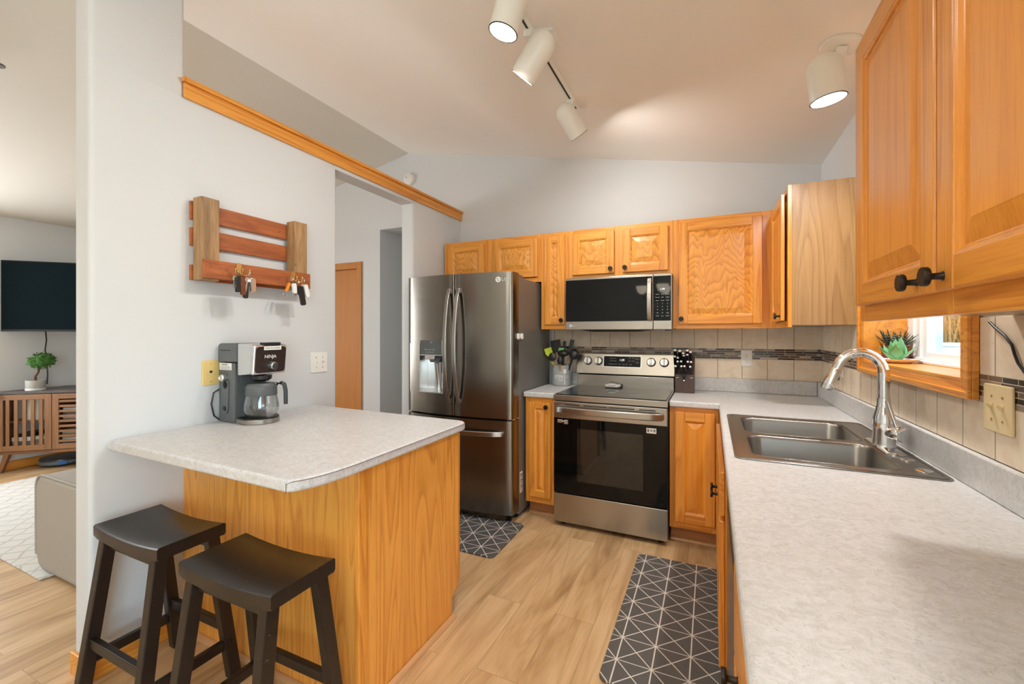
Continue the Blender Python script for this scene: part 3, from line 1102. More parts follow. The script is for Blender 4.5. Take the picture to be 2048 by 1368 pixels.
# side panel, notched for the toe kick at its far end
prof = [(PY0 + .03, .0005), (PY1 - .055, .0005), (PY1 - .055, .095), (PY1 - .048, .102), (PY1 - .040, .104), (PY1 - .036, .115), (PY1 - .012, .122), (PY1, .128), (PY1, .8745), (PY0 + .03, .8745)]
MB().prism(prof, 0, .0185).xf(Matrix(((0, 0, 1, PX1 - .0195), (1, 0, 0, 0), (0, 1, 0, 0), (0, 0, 0, 1)))).build('end_panel', M['veneer_pen'], rt)
m = MB().box(PX1 - .020, PX1 + .004, PY0 - .018, PY0 + .032, .0005, .8745)
m.build('corner_post', M['oak_v'], rt, bevel=.007, seg=3)
for k in range(2):
    xa = WX + .05 + k * .51
    T = Matrix.Translation((xa + .49, PY1 + .0205, .13)) @ Matrix.Rotation(PI, 4, 'Z')
    dm = door_mesh(.49, .72).xf(T)
    d_ = dm.build('door', WOOD, rt, bevel=.0035)
    panel_mesh(.49, .72).xf(T).build('raised_panel', WOOD, d_)

# ---- worktops
def worktop(name, label, poly, holes=(), z0=.8755, z1=.914, bevel=.009):
    o = MB().prism(poly, z0, z1, holes).build(name, M['laminate'], None, bevel=bevel, seg=3)
    return tag(o, label, 'worktop', 'laminate worktops')


XE = -.6345
sink_hole = [(-.578, -1.855), (-.066, -1.855), (-.066, -1.022), (-.578, -1.022)]
worktop('worktop', 'L-shaped pale speckled laminate worktop around the sink',
        [(-.9185, -.009), (-.9185, -.636), (XE, -.636), (XE, -3.295), (-.009, -3.295), (-.009, -.009)], [sink_hole])
worktop('worktop', 'small pale laminate worktop between refrigerator and range', [(-1.925, -.009), (-1.925, -.636), (-1.6795, -.636), (-1.6795, -.009)])
pen = [(WX + .001, -2.652), (-1.795, -2.667)]
n = 9
P0, P1, P2 = Vector((-1.795, -2.667)), Vector((-1.742, -2.625)), Vector((-1.737, -2.46))
for i in range(1, n + 1):
    t = i / n
    q = P0 * (1 - t) ** 2 + P1 * 2 * t * (1 - t) + P2 * t * t
    pen.append((q.x, q.y))
pen += [(-1.745, -1.775), (-1.752, -1.742), (-1.772, -1.722), (-1.80, -1.715), (WX + .001, -1.690)]
pw = worktop('worktop', 'pale laminate peninsula worktop with a rounded corner, carrying the coffee maker', pen)
seam = [(x + .0012, y - .0006, .9075) for x, y in pen[1:-2]]
MB().tube([(seam[0][0], seam[0][1], .8765), seam[0][:2] + (.902,)] + seam[1:], .0009, 6).build('edge_seam', M['bark'], pw)
# backsplash curbs of the worktops
for lab, b in (('low laminate upstand along the back wall right of the range', (-.9185, -.0295, -.028, -.0095)), ('low laminate upstand along the right wall behind the sink', (-.028, -.0095, -3.295, -.0095)), ('short laminate upstand behind the utensil crock', (-1.925, -1.6795, -.028, -.0095))):
    tag(MB().box(b[0], b[1], b[2], b[3], .9145, 1.011).build('upstand', M['laminate'], None, bevel=.004), lab, 'backsplash', 'laminate upstands')

# ================================================================== REFRIGERATOR
FX0, FX1 = -2.836, -1.931
fxc, fhw = (FX0 + FX1) / 2, (FX1 - FX0) / 2


def fy(x):
    return -.806 - .046 * (1 - ((x - fxc) / fhw) ** 2)


def arc_block(m, xa, xb, z0, z1, yb, ra=.0, rb=.0, n=10, dy=0.0):
    """block with the bowed front; ra / rb round the left / right front corner"""
    pts = []
    if ra:
        pts += [(xa, fy(xa) + ra + dy)] + [(xa + ra * (1 - math.cos(R(t))), fy(xa) + dy + ra * (1 - math.sin(R(t)))) for t in (22, 45, 67)]
    for i in range(n + 1):
        x = xa + ra + (xb - xa - ra - rb) * i / n
        pts.append((x, fy(x) + dy))
    if rb:
        pts += [(xb - rb * (1 - math.cos(R(t))), fy(xb) + dy + rb * (1 - math.sin(R(t)))) for t in (67, 45, 22)] + [(xb, fy(xb) + rb + dy)]
    pts = pts + [(xb, yb), (xa, yb)]
    return m.prism(pts, z0, z1)


fr = thing('refrigerator', 'stainless french door refrigerator with water dispenser beside the doorway', 'refrigerator', (fxc, -.42, 0))
MB().box(FX0 + .004, FX1 - .001, -.695, -.05, .035, 1.742).build('body', M['steel_side'], fr, bevel=.004)
m = MB().box(FX0 + .02, FX1 - .02, -.69, -.06, .012, .035)
for x in (FX0 + .06, FX1 - .06):
    m.cyl((x, -.74, .0005), (x, -.74, .045), .018).cyl((x, -.12, .0005), (x, -.12, .035), .018)
m.build('foot_rail', M['dark'], fr)
XS = -2.378
m = MB()
arc_block(m, XS + .003, FX1, .738, 1.772, -.70, .008, .014)
dr = m.build('door', M['steel_dark'], fr, smooth=30)
# left door with the dispenser niche
NX0, NX1, NZ0, NZ1 = -2.712, -2.478, .890, 1.262
m = MB()
arc_block(m, FX0, XS - .003, .738, NZ0, -.70, .014, .008)
arc_block(m, FX0, XS - .003, NZ1, 1.772, -.70, .014, .008)
arc_block(m, FX0, NX0, NZ0, NZ1, -.70, .014, 0, 5)
arc_block(m, NX1, XS - .003, NZ0, NZ1, -.70, 0, .008, 5)
m.box(NX0, NX1, -.715, -.70, NZ0, NZ1)
dl = m.build('door', M['steel_dark'], fr, smooth=30)
m = MB()
m.hexa([(NX0, -.726, NZ0), (NX1, -.726, NZ0), (NX1, -.716, NZ0), (NX0, -.716, NZ0)], [(NX0, -.726, NZ1), (NX1, -.726, NZ1), (NX1, -.716, NZ1), (NX0, -.716, NZ1)])
m.box(NX0 + .0005, NX0 + .006, fy(NX0) - .002, -.726, NZ0, NZ1).box(NX1 - .006, NX1 - .0005, fy(NX1) - .002, -.726, NZ0, NZ1)
m.hexa([(NX0 + .006, fy(-2.6) - .008, NZ0 + .0005), (NX1 - .006, fy(-2.6) - .008, NZ0 + .0005), (NX1 - .006, -.726, NZ0 + .0005), (NX0 + .006, -.726, NZ0 + .0005)],
       [(NX0 + .006, fy(-2.6) - .008, NZ0 + .008), (NX1 - .006, fy(-2.6) - .008, NZ0 + .008), (NX1 - .006, -.726, NZ0 + .022), (NX0 + .006, -.726, NZ0 + .022)])
m.build('dispenser_niche', M['silver'], dl, bevel=.001)
m = MB().box(NX0 + .024, NX1 - .012, fy(-2.6) - .007, -.74, 1.178, 1.286)
pn = m.build('dispenser_panel', G('dispenser_display', lin(96, 100, 100), 0.12, 0.3).m, dl, bevel=.003)
m = MB().box(NX0 + .024, NX1 - .012, fy(-2.6) - .0085, fy(-2.6) - .0065, 1.172, 1.179).box(NX1 - .014, NX1 - .010, fy(-2.6) - .0085, fy(-2.6) - .0065, 1.172, 1.286)
m.build('panel_trim', M['silver'], pn)
text(pn, 'lettering', 'LG', .014, M['print'], facing((-2.585, fy(-2.6) - .0075, 1.272)))
text(pn, 'lettering', 'Water   Cubed   Crushed', .009, M['print'], facing((-2.60, fy(-2.6) - .0075, 1.218)))
text(pn, 'lettering', 'Ice Plus   Light   Lock', .008, M['print'], facing((-2.60, fy(-2.6) - .0075, 1.198)))
m = MB().hexa([(-2.66, -.80, 1.176), (-2.52, -.80, 1.176), (-2.52, -.74, 1.176), (-2.66, -.74, 1.176)], [(-2.63, -.80, 1.118), (-2.55, -.80, 1.118), (-2.55, -.74, 1.118), (-2.63, -.74, 1.118)])
m.build('spout_housing', M['charcoal'], dl, bevel=.004)
m = MB().prism(rrect(0, 0, .088, .030, .012), 0, .022).xf(facing((-2.598, fy(-2.6) + .012, 1.158)))
m.build('ice_chute', M['silver'], dl, bevel=.003)
MB().tube([(-2.590, -.775, 1.112), (-2.590, -.745, .902)], [.017, .014], 14).build('paddle', M['silver'], dl, smooth=40)
MB().prism(rrect(0, 0, .072, .090, .014), 0, .018).xf(facing((-2.528, -.735, 1.075))).build('ice_paddle', M['charcoal'], dl, bevel=.004)


def bow_handle(x, side):
    pts = []
    for i in range(17):
        t = i / 16
        z = 1.655 - t * .815
        pts.append((x, fy(x) - .012 - .062 * math.sin(PI * t) ** .7, z))
    m = MB().sweep(pts, .030, .016, (0, 1, 0))
    m.box(x - .013, x + .013, fy(x) - .018, fy(x) + .004, 1.630, 1.668).box(x - .013, x + .013, fy(x) - .018, fy(x) + .004, .828, .862)
    return m


bow_handle(XS - .040, -1).build('handle', M['steel'], dl, bevel=.005, smooth=50)
bow_handle(XS + .040, 1).build('handle', M['steel'], dr, bevel=.005, smooth=50)
m = MB()
arc_block(m, FX0, FX1, .066, .724, -.70, .014, .014, 14)
fz = m.build('freezer_drawer', M['steel_dark'], fr, smooth=30)
pts = [(FX0 + .07 + (FX1 - FX0 - .14) * i / 16, 0, 0) for i in range(17)]
pts = [(x, fy(x) - .014 - .045 * math.sin(PI * i / 16) ** .5, .634) for i, (x, _, _) in enumerate(pts)]
m = MB().sweep(pts, .036, .014, (0, 1, 0))
m.box(FX0 + .06, FX0 + .095, fy(FX0 + .07) - .016, fy(FX0 + .07) + .006, .619, .649).box(FX1 - .095, FX1 - .06, fy(FX1 - .07) - .016, fy(FX1 - .07) + .006, .619, .649)
m.build('handle', M['steel'], fz, bevel=.004, smooth=50)
for x in (FX0 + .01, FX1 - .075):
    MB().box(x, x + .065, -.699, -.60, 1.743, 1.768).build('hinge_cover', M['steel_side'], fr, bevel=.004)
MB().box(FX1 - .05, FX1 - .004, -.79, -.70, .727, .736).build('door_hinge', M['chrome'], fr)
# round emblem and letters on the right door, energy sticker on the side
def emblem(parent, pos, r, rotz=0.0, tilt=0.0, word=True):
    T = facing(pos, rotz, tilt)
    m = MB().lathe([(r, 0), (r, .0006), (r * .86, .0008)], (0, 0, 0), (0, 0, 1), 28).xf(T)
    e = m.build('emblem', M['label'], parent)
    mm = MB().box(-r * .12, r * .08, -r * .45, r * .45, .001, .0014).box(-r * .12, r * .45, -r * .45, -r * .28, .001, .0014).box(-r * .55, -r * .30, r * .12, r * .40, .001, .0014)
    mm.lathe([(r * .66, .0009), (r * .66, .0013), (r * .58, .0014)], (0, 0, 0), (0, 0, 1), 24, cap0=False, cap1=False)
    mm.xf(T).build('emblem_mark', M['ink'], e)
    if word:
        text(parent, 'lettering', 'LG', r * 1.9, M['print'], T @ Matrix.Translation((r * 2.5, 0, .0004)))
    return e


ex = -2.035
emblem(dr, (ex, fy(ex) - .0012, 1.718), .019, math.atan((fy(ex + .01) - fy(ex)) / .01))
m = MB().box(FX1 - .0008, FX1 + .0006, -.682, -.636, .185, .335)
st = m.build('sticker', M['label'], fr)
m = MB()
for i in range(9):
    m.box(FX1 + .0006, FX1 + .001, -.676 + (i % 2) * .004, -.648 + (i % 3) * .004, .198 + i * .014, .202 + i * .014 + (i % 3) * .002)
m.build('fine_print', M['ink'], st)
lk = thing('child_lock', 'white child safety latch stuck on the refrigerator side', 'latch', (FX1 + .004, -.70, 1.295))
for y, x in ((-.725, FX1 + .0006), (-.664, FX1 + .0006)):
    MB().prism(rrect(0, 0, .034, .044, .012), 0, .014).xf(Matrix.Translation((x, y, 1.317)) @ Matrix.Rotation(PI / 2, 4, 'Y') @ Matrix.Rotation(PI / 2, 4, 'Z')).build('pad', M['white'], lk, bevel=.004)
MB().box(FX1 + .006, FX1 + .010, -.725, -.664, 1.309, 1.325).build('strap', M['white'], lk)

# ================================================================== RANGE
RX, RY, RW = -1.6765, -.680, .7545
rg = thing('range', 'stainless electric range with black glass oven door and rear control panel', 'range', (RX + RW / 2, RY + .33, 0))
o = lambda a, b, c, d, e, f: (RX + a, RX + b, RY + c, RY + d, e, f)
MB().box(*o(.004, RW - .004, .035, .655, .045, .900)).build('body', M['charcoal'], rg)
m = MB()
for x in (.05, RW - .05):
    m.cyl((RX + x, RY + .08, .0005), (RX + x, RY + .08, .045), .02).cyl((RX + x, RY + .58, .0005), (RX + x, RY + .58, .045), .02)
m.build('levelling_foot', M['black'], rg)
m = MB().box(*o(0, RW, 0, .026, .874, .9135)).box(*o(0, .012, .026, .575, .902, .9165)).box(*o(RW - .012, RW, .026, .575, .902, .9165)).box(*o(.012, RW - .012, .026, .575, .9005, .9120))
m.build('cooktop_frame', M['steel'], rg, bevel=.003)
ck = MB().box(*o(.013, RW - .013, .020, .573, .9122, .9172)).build('glass_cooktop', M['blackglass'], rg, bevel=.0015)
g_ = G('burner_marks', lin(40, 40, 41), 0.2)
m = MB()
for x, y, r in ((.20, .16, .10), (.56, .16, .115), (.20, .43, .08), (.56, .43, .08), (.38, .30, .06)):
    m.lathe([(r, .9173), (r, .9175), (r - .003, .9175), (r - .003, .9173)], (RX + x, RY + y, 0), (0, 0, 1), 40, False, False)
m.build('burner_ring', g_.m, ck)
# backguard and slanted control panel
MB().box(*o(.008, RW - .008, .575, .600, .9125, 1.006)).build('backguard', M['steel'], rg, bevel=.002)
MB().box(*o(.010, RW - .010, .588, .640, 1.006, 1.020)).build('vent_slot', M['dark'], rg)
yb0, yb1 = RY + .560, RY + .588
m = MB().hexa([(RX, yb0, 1.016), (RX + RW, yb0, 1.016), (RX + RW, RY + .665, 1.016), (RX, RY + .665, 1.016)], [(RX, yb1, 1.178), (RX + RW, yb1, 1.178), (RX + RW, RY + .665, 1.186), (RX, RY + .665, 1.186)])
cp = m.build('control_panel', M['steel'], rg, bevel=.004)
tl = math.atan2(yb1 - yb0, 1.178 - 1.016)
def on_panel(x, z, d=0.0):
    return Vector((x, yb0 + (z - 1.016) / (1.178 - 1.016) * (yb1 - yb0) - d, z))
m = MB().prism(rrect(0, 0, .284, .082, .004), 0, .0012).xf(facing(on_panel(-1.312, 1.118), 0, tl))
dp = m.build('display', M['blackglass'], cp)
MB().prism(rrect(0, 0, .296, .092, .005), 0, .0006, [rrect(0, 0, .2842, .0822, .004)[::-1]]).xf(facing(on_panel(-1.312, 1.118), 0, tl)).build('display_bezel', M['silver'], cp)
text(dp, 'lettering', '1:39', .022, M['glow'], facing(on_panel(-1.312, 1.129, .002), 0, tl))
for tx, x, z, s in (('Bake', -1.395, 1.143, .009), ('Roast', -1.368, 1.143, .009), ('Broil', -1.395, 1.122, .009), ('Warm', -1.368, 1.122, .009), ('Convection', -1.395, 1.097, .008), ('Air Fry', -1.362, 1.097, .008), ('Clean', -1.33, 1.097, .008),
                    ('Timer', -1.30, 1.097, .008), ('Set', -1.275, 1.097, .008), ('Light', -1.253, 1.147, .009), ('Lock', -1.226, 1.147, .009), ('Cook', -1.253, 1.123, .009), ('Oven', -1.226, 1.123, .009), ('START', -1.195, 1.139, .011), ('STOP', -1.195, 1.112, .010), ('Clear', -1.245, 1.097, .008)):
    text(dp, 'lettering', tx, s, M['print'], facing(on_panel(x, z, .0018), 0, tl))
ax = Vector((0, -math.cos(tl), math.sin(tl)))
for x in (-1.582, -1.496, -1.092, -.998):
    p = on_panel(x, 1.118)
    m = MB().lathe([(.034, 0), (.034, .004), (.030, .006)], p, ax, 28)
    kn = m.build('knob', M['black'], cp, smooth=40)
    m = MB().lathe([(.029, .005), (.0285, .022), (.026, .026)], p, ax, 28)
    m.build('knob_cap', M['silver'], kn, smooth=40)
    MB().box(-.0065, .0065, -.026, .026, .024, .040).xf(facing(p, 0, tl)).build('knob_grip', M['steel'], kn, bevel=.003)
emblem(cp, on_panel(-1.640, 1.040, .0008), .0085, 0, tl)
# oven door
m = MB().box(*o(.003, RW - .003, 0, .030, .755, .868))
od = m.build('oven_door', M['steel'], rg, bevel=.004)
MB().box(*o(.003, RW - .003, .002, .030, .238, .7545)).build('door_glass', M['blackglass'], od, bevel=.002)
g_ = G('oven_window', lin(30, 28, 25), 0.05)
MB().box(*o(.17, RW - .15, .0008, .004, .330, .690)).build('oven_window', g_.m, od)
pts = [(RX + .028 + (RW - .056) * i / 18, RY - .012 - .042 * math.sin(PI * i / 18) ** .35, .815) for i in range(19)]
m = MB().sweep(pts, .046, .018, (0, 1, 0))
m.box(RX + .022, RX + .05, RY - .016, RY + .003, .795, .835).box(RX + RW - .05, RX + RW - .022, RY - .016, RY + .003, .795, .835)
m.build('handle', M['steel'], od, bevel=.007, seg=3, smooth=50)
m = MB()
for a, b in ((.085, .19), (.215, .375), (.385, .55), (.58, .68)):
    m.box(*o(a, b, -.0006, .004, .846, .852))
m.build('vent_slot', M['dark'], od)
m = MB().box(*o(.625, .685, -.0004, .0018, .705, .738))
st = m.build('sticker', M['label'], od)
m = MB().box(*o(.630, .642, -.0008, -.0004, .713, .731)).cyl((RX + .655, RY - .0004, .722), (RX + .655, RY - .0008, .722), .006).box(*o(.667, .681, -.0008, -.0004, .713, .731))
m.build('sticker_print', M['greybox'], st)
lkm = MB().box(*o(.034, .068, -.012, .0015, .722, .744)).box(*o(.080, .108, -.012, .0015, .716, .744)).box(*o(.062, .086, -.008, .0005, .728, .738))
tag(lkm.build('oven_lock', M['silver'], None, bevel=.003), 'silver child safety latch stuck at the top left of the oven door', 'latch')
MB().box(*o(.002, RW - .002, .004, .030, .034, .231)).build('drawer', M['steel'], rg, bevel=.003)

# spoon rest / egg shaped white timer lying on the cooktop
sp = thing('spoon_rest', 'white spoon rest lying at the back of the black glass cooktop', 'spoon rest', (-1.372, -.158, .9175))
m = MB().loft([[(x + -1.372, y - .158, z) for x, y in rrect(0, 0, w, d, min(w, d) * .35, 6)] for w, d, z in ((.10, .055, .918), (.122, .072, .928), (.122, .072, .940), (.112, .062, .944))])
m.build('rest', M['ceramic'], sp, smooth=50)
MB().prism(rrect(-1.372, -.192, .060, .016, .007), .940, .952).build('lip', M['ceramic'], sp, bevel=.004)

# ================================================================== MICROWAVE
MX0, MX1, MYF = -1.6785, -.9225, -.398
mw = thing('microwave', 'stainless over-the-range microwave with black glass door', 'microwave', ((MX0 + MX1) / 2, -.2, 1.366))
MB().box(MX0, MX1, MYF + .030, -.010, 1.368, 1.7525).build('body', M['charcoal'], mw, bevel=.002)
XM = -1.044
m = MB().box(MX0, XM - .001, MYF, MYF + .029, 1.366, 1.7525)
md = m.build('door', M['steel'], mw, bevel=.003)
MB().box(MX0 + .003, XM - .004, MYF - .0018, MYF, 1.427, 1.737).build('door_glass', M['blackglass'], md)
pts = [(-1.066, MYF - .012 - .030 * math.sin(PI * i / 14) ** .5, 1.722 - i * .293 / 14) for i in range(15)]
m = MB().sweep(pts, .030, .014, (0, 1, 0)).box(-1.079, -1.053, MYF - .014, MYF - .001, 1.700, 1.722).box(-1.079, -1.053, MYF - .014, MYF - .001, 1.429, 1.451)
m.build('handle', M['steel'], md, bevel=.004, smooth=50)
emblem(md, (MX0 + .040, MYF - .0008, 1.396), .0095)
m = MB().box(XM + .001, MX1, MYF, MYF + .029, 1.366, 1.7525)
mc = m.build('control_panel', M['steel'], mw, bevel=.003)
mg = MB().box(XM + .003, MX1 - .004, MYF - .0018, MYF, 1.427, 1.737).build('control_glass', M['blackglass'], mc)
text(mg, 'lettering', '1:39', .018, M['glow'], facing((-.982, MYF - .0022, 1.645)))
rows = [('Sensor', 'Auto', 'Defrost'), ('Popcorn', 'Melt', 'Soften'), ('Timer', 'Power', 'Clock'), ('1', '2', '3'), ('4', '5', '6'), ('7', '8', '9'), ('Vent', '0', 'Light'), ('STOP', 'Clear', 'START')]
for i, rw in enumerate(rows):
    for j, tx in enumerate(rw):
        text(mg, 'lettering', tx, .011 if len(tx) < 3 else .0085, M['print'], facing((-1.015 + j * .033, MYF - .0022, 1.610 - i * .0215)))
m = MB().hexa([(MX0 + .20, MYF + .02, 1.352), (MX1 - .24, MYF + .02, 1.352), (MX1 - .24, -.1, 1.352), (MX0 + .20, -.1, 1.352)], [(MX0 + .08, MYF + .012, 1.3678), (MX1 - .12, MYF + .012, 1.3678), (MX1 - .12, -.05, 1.3678), (MX0 + .08, -.05, 1.3678)])
m.build('vent_grille', M['black'], mw)
MB().box(MX1 - .05, MX1 - .005, MYF + .06, MYF + .10, 1.358, 1.3678).build('work_light', M['charcoal'], mw)

# ================================================================== SINK AND FAUCET
sk = thing('sink', 'stainless double bowl drop-in sink set in the right worktop', 'sink', (-.325, -1.438, .9145))
sx0, sx1, sy0, sy1 = -.604, -.040, -1.876, -1.002
B1 = (-.340, -1.252, .415, .370)     # far bowl: cx, cy, w, d
B2 = (-.340, -1.652, .415, .350)     # near bowl
out = rrect((sx0 + sx1) / 2, (sy0 + sy1) / 2, sx1 - sx0, sy1 - sy0, .026)
holes = [rrect(*b, .055, 6)[::-1] for b in (B1, B2)]
MB().prism(out, .9146, .9185, holes).build('rim', M['steel_sink'], sk, bevel=.0012)
m = MB()
for a, b in ((.024, .030),):
    pass
ridge = [rrect((sx0 + sx1) / 2, (sy0 + sy1) / 2, sx1 - sx0 - 2 * i, sy1 - sy0 - 2 * i, .026) for i in (.006, .014)]
m.prism(ridge[0], .9186, .9202, [ridge[1][::-1]])
m.build('rim_bead', M['steel_sink'], sk, bevel=.0007)
for b in (B1, B2):
    cx, cy, w, d = b
    rings = []
    for ins, z, r in ((.000, .9186, .055), (.003, .9150, .054), (.006, .905, .052), (.014, .780, .050), (.022, .752, .050), (.046, .738, .05), (.10, .733, .05)):
        rings.append([(x, y, z) for x, y in rrect(cx, cy, w - 2 * ins, d - 2 * ins, min(r, (d - 2 * ins) * .45), 6)])
    m = MB().loft(rings, cap0=False, cap1=True)
    bw = m.build('bowl', M['steel_sink'], sk, smooth=60)
    so = bw.modifiers.new('thick', 'SOLIDIFY')
    so.thickness = .0012
    so.offset = 1 if False else -1
    MB().lathe([(.055, .7335), (.055, .7365), (.042, .7375), (.038, .7352), (.0, .7352)], (cx + .04, cy, 0), (0, 0, 1), 28, False, False).build('drain', M['chrome'], bw, smooth=40)
m = MB().lathe([(.022, .9187), (.022, .9215), (.016, .9235), (.0, .9238)], (-.088, -1.672, 0), (0, 0, 1), 24, True, False).lathe([(.022, .9187), (.022, .9215), (.016, .9235), (.0, .9238)], (-.088, -1.800, 0), (0, 0, 1), 24, True, False)
m.build('hole_cover', M['chrome'], sk, smooth=40)

fc = thing('faucet', 'chrome gooseneck pull-down faucet behind the sink', 'faucet', (-.098, -1.500, .9187))
fx, fyy = -.098, -1.500
MB().loft([[(x, y, z) for x, y in rrect(fx, fyy, w, l, w * .48, 8)] for w, l, z in ((.062, .262, .9188), (.062, .262, .923), (.052, .250, .926))]).build('deck_plate', M['chrome'], fc, smooth=40)
MB().lathe([(.036, .926), (.035, .935), (.033, .985), (.034, 1.005), (.032, 1.030), (.025, 1.058), (.0205, 1.080), (.0200, 1.10)], (fx, fyy, 0), (0, 0, 1), 28).build('body', M['chrome'], fc, smooth=50)
pts = [(fx, fyy, 1.095), (fx, fyy, 1.175)]
rad = .070
dirx, diry = -1.0, .06
for i in range(0, 13):
    a = R(i * 13.5)
    pts.append((fx + dirx * rad * (1 - math.cos(a)), fyy + diry * rad * (1 - math.cos(a)), 1.190 + rad * 1.12 * math.sin(a)))
last = Vector(pts[-1])
dv = (Vector(pts[-1]) - Vector(pts[-2])).normalized()
pts.append(tuple(last + dv * .012))
MB().tube(pts, .0175, 20).build('spout', M['chrome'], fc, smooth=60)
p0 = Vector(pts[-1])
m = MB().lathe([(.0180, 0), (.0190, .006), (.0205, .055), (.0215, .080), (.0195, .086)], p0, dv, 24)
sh = m.build('spray_head', M['chrome'], fc, smooth=50)
pbt = p0 + dv * .038 + Vector((.019, 0, .005))
MB().box(pbt.x - .005, pbt.x + .005, pbt.y - .007, pbt.y + .007, pbt.z - .014, pbt.z + .014).build('spray_button', M['charcoal'], sh, bevel=.003)
m = MB().lathe([(.021, .012), (.023, .036), (.0265, .050), (.0265, .070), (.022, .074)], (fx, fyy, .975), (.55, -1, .1), 24)
hd = m.build('handle', M['chrome'], fc, smooth=50)
q = Vector((fx, fyy, .975)) + Vector((.55, -1, .1)).normalized() * .056
MB().tube([q + Vector((-.004, 0, .018)), q + Vector((-.018, .008, .075)), q + Vector((-.026, .014, .112))], [.0065, .0055, .004], 10).build('lever', M['chrome'], hd, smooth=50)

# ================================================================== WALL PLATES
def plate(name, label, cat, loc, rotz, w, h, material, kind, group='wall plates'):
    """cover plate standing against a wall; local front is -Y"""
    t = thing(name, label, cat, loc, rotz, group, local=True)
    m = MB().prism(rrect(0, 0, w, h, .006), .0006, .006).xf(Matrix.Rotation(PI / 2, 4, 'X'))
    m.build('cover', material, t, bevel=.002)
    n_ = max(1, round((w - .02) / .05))
    for i in range(n_):
        cx = (i - (n_ - 1) / 2) * .046
        if kind == 'switch':
            MB().box(cx - .006, cx + .006, -.0072, -.0055, -.013, .013).build('switch_slot', material, t, bevel=.001)
            MB().hexa([(cx - .0045, -.0072, -.005), (cx + .0045, -.0072, -.005), (cx + .0045, -.0072, .007), (cx - .0045, -.0072, .007)], [(cx - .004, -.018, .008), (cx + .004, -.018, .008), (cx + .004, -.018, .013), (cx - .004, -.018, .013)]).build('toggle', material, t, bevel=.001)
            m = MB()
            for z in (-.030, .030):
                m.cyl((cx, -.0058, z), (cx, -.0072, z), .0032)
            m.build('screw', M['brass'], t)
        elif kind == 'outlet':
            for z in (-.0195, .0195):
                s = MB().prism(rrect(0, 0, .034, .028, .012), 0, .0022).xf(Matrix.Translation((cx, -.0058, z)) @ Matrix.Rotation(PI / 2, 4, 'X')).build('socket', material, t, bevel=.0008)
                MB().box(cx - .008, cx - .006, -.0086, -.0078, z - .002, z + .007).box(cx + .006, cx + .008, -.0086, -.0078, z - .002, z + .006).cyl((cx, -.0078, z - .007), (cx, -.0086, z - .007), .0025, seg=12).build('slot', M['ink'], s)
            MB().cyl((cx, -.0058, 0), (cx, -.0072, 0), .0032).build('screw', M['silver'], t)
        else:
            MB().prism([(-.006, .006), (.006, .006), (.006, -.003), (.003, -.006), (-.003, -.006), (-.006, -.003)][::-1], 0, .0006).xf(Matrix.Translation((cx, -.006, .004)) @ Matrix.Rotation(PI / 2, 4, 'X')).build('jack', M['ink'], t)
            m = MB()
            for z in (-.042, .042):
                m.cyl((cx, -.0058, z), (cx, -.0070, z), .003)
            m.build('screw', M['brass'], t)
    return t


plate('wall_outlet', 'white duplex outlet on the mosaic band right of the knife block', 'outlet', (-.447, -.0083, 1.160), 0, .072, .116, M['white'], 'outlet')
plate('wall_switch', 'narrow ivory wall plate on the right wall between corner and window', 'wall plate', (-.0083, -.540, 1.152), -PI / 2, .072, .116, M['white'], 'switch')
plate('wall_switch', 'large ivory double switch plate right of the window', 'light switch', (-.0083, -2.002, 1.147), -PI / 2, .124, .122, M['ivory'], 'switch')
plate('wall_switch', 'white double switch plate on the partition beside the doorway', 'light switch', (WX + .0005, -1.640, 1.163), PI / 2, .122, .122, M['white'], 'switch')
plate('phone_jack', 'yellowed phone jack plate behind the coffee maker', 'wall plate', (WX + .0005, -2.265, 1.152), PI / 2, .076, .118, M['yellow_plate'], 'jack')

# smoke detector
sd = thing('smoke_detector', 'round white smoke detector high on the back wall', 'smoke detector', (-3.453, -.001, 2.897))
MB().lathe([(.064, 0), (.064, .012), (.058, .030), (.046, .036), (0, .037)], (-3.453, -.001, 2.897), (0, -1, 0), 32, True, False).build('housing', M['white'], sd, smooth=40)
MB().cyl((-3.47, -.036, 2.915), (-3.47, -.0385, 2.915), .006).build('test_button', M['greybox'], sd)

# ================================================================== CROCK OF UTENSILS
CX, CY = -1.793, -.150
cr = thing('utensil_crock', 'grey stoneware utensil crock with white lettering beside the range', 'crock', (CX, CY, .9145))
MB().lathe([(.072, .9146), (.077, .920), (.078, .935), (.078, 1.078), (.0765, 1.082), (.073, 1.082), (.071, 1.076), (.071, .925), (.0, .924)], (CX, CY, 0), (0, 0, 1), 40, True, False).build('crock', M['crock'], cr, smooth=40)
vd = Vector((CAM.x - CX, CAM.y - CY, 0)).normalized()
ca = math.atan2(vd.x, -vd.y)


def on_crock(u, z, up=0.0):
    """matrix on the crock's curved face, u metres to the right of the middle"""
    a = ca + .02 + u / .078
    return facing((CX + math.sin(a) * (.0785 + up), CY - math.cos(a) * (.0785 + up), z), a)


for i, chh in enumerate('UTENS'):
    text(cr, 'lettering', chh, .034 + (.004 if i == 0 else 0), M['label'], on_crock(-.050 + i * .0155, .990) @ Matrix.Diagonal((.72, 1, 1, 1)))
for i, chh in enumerate('LS'):
    text(cr, 'lettering', chh, .034, M['label'], on_crock(.040 + i * .0150, .990) @ Matrix.Diagonal((.72, 1, 1, 1)))
text(cr, 'lettering', '\u2022 Such', .020, M['label'], on_crock(-.012, .966))
MB().box(-.0022, .0022, -.072, .016, 0, .0006).prism(rrect(0, .036, .026, .034, .004), 0, .0006).xf(on_crock(.0255, .998)).build('spatula_motif', M['label'], cr)


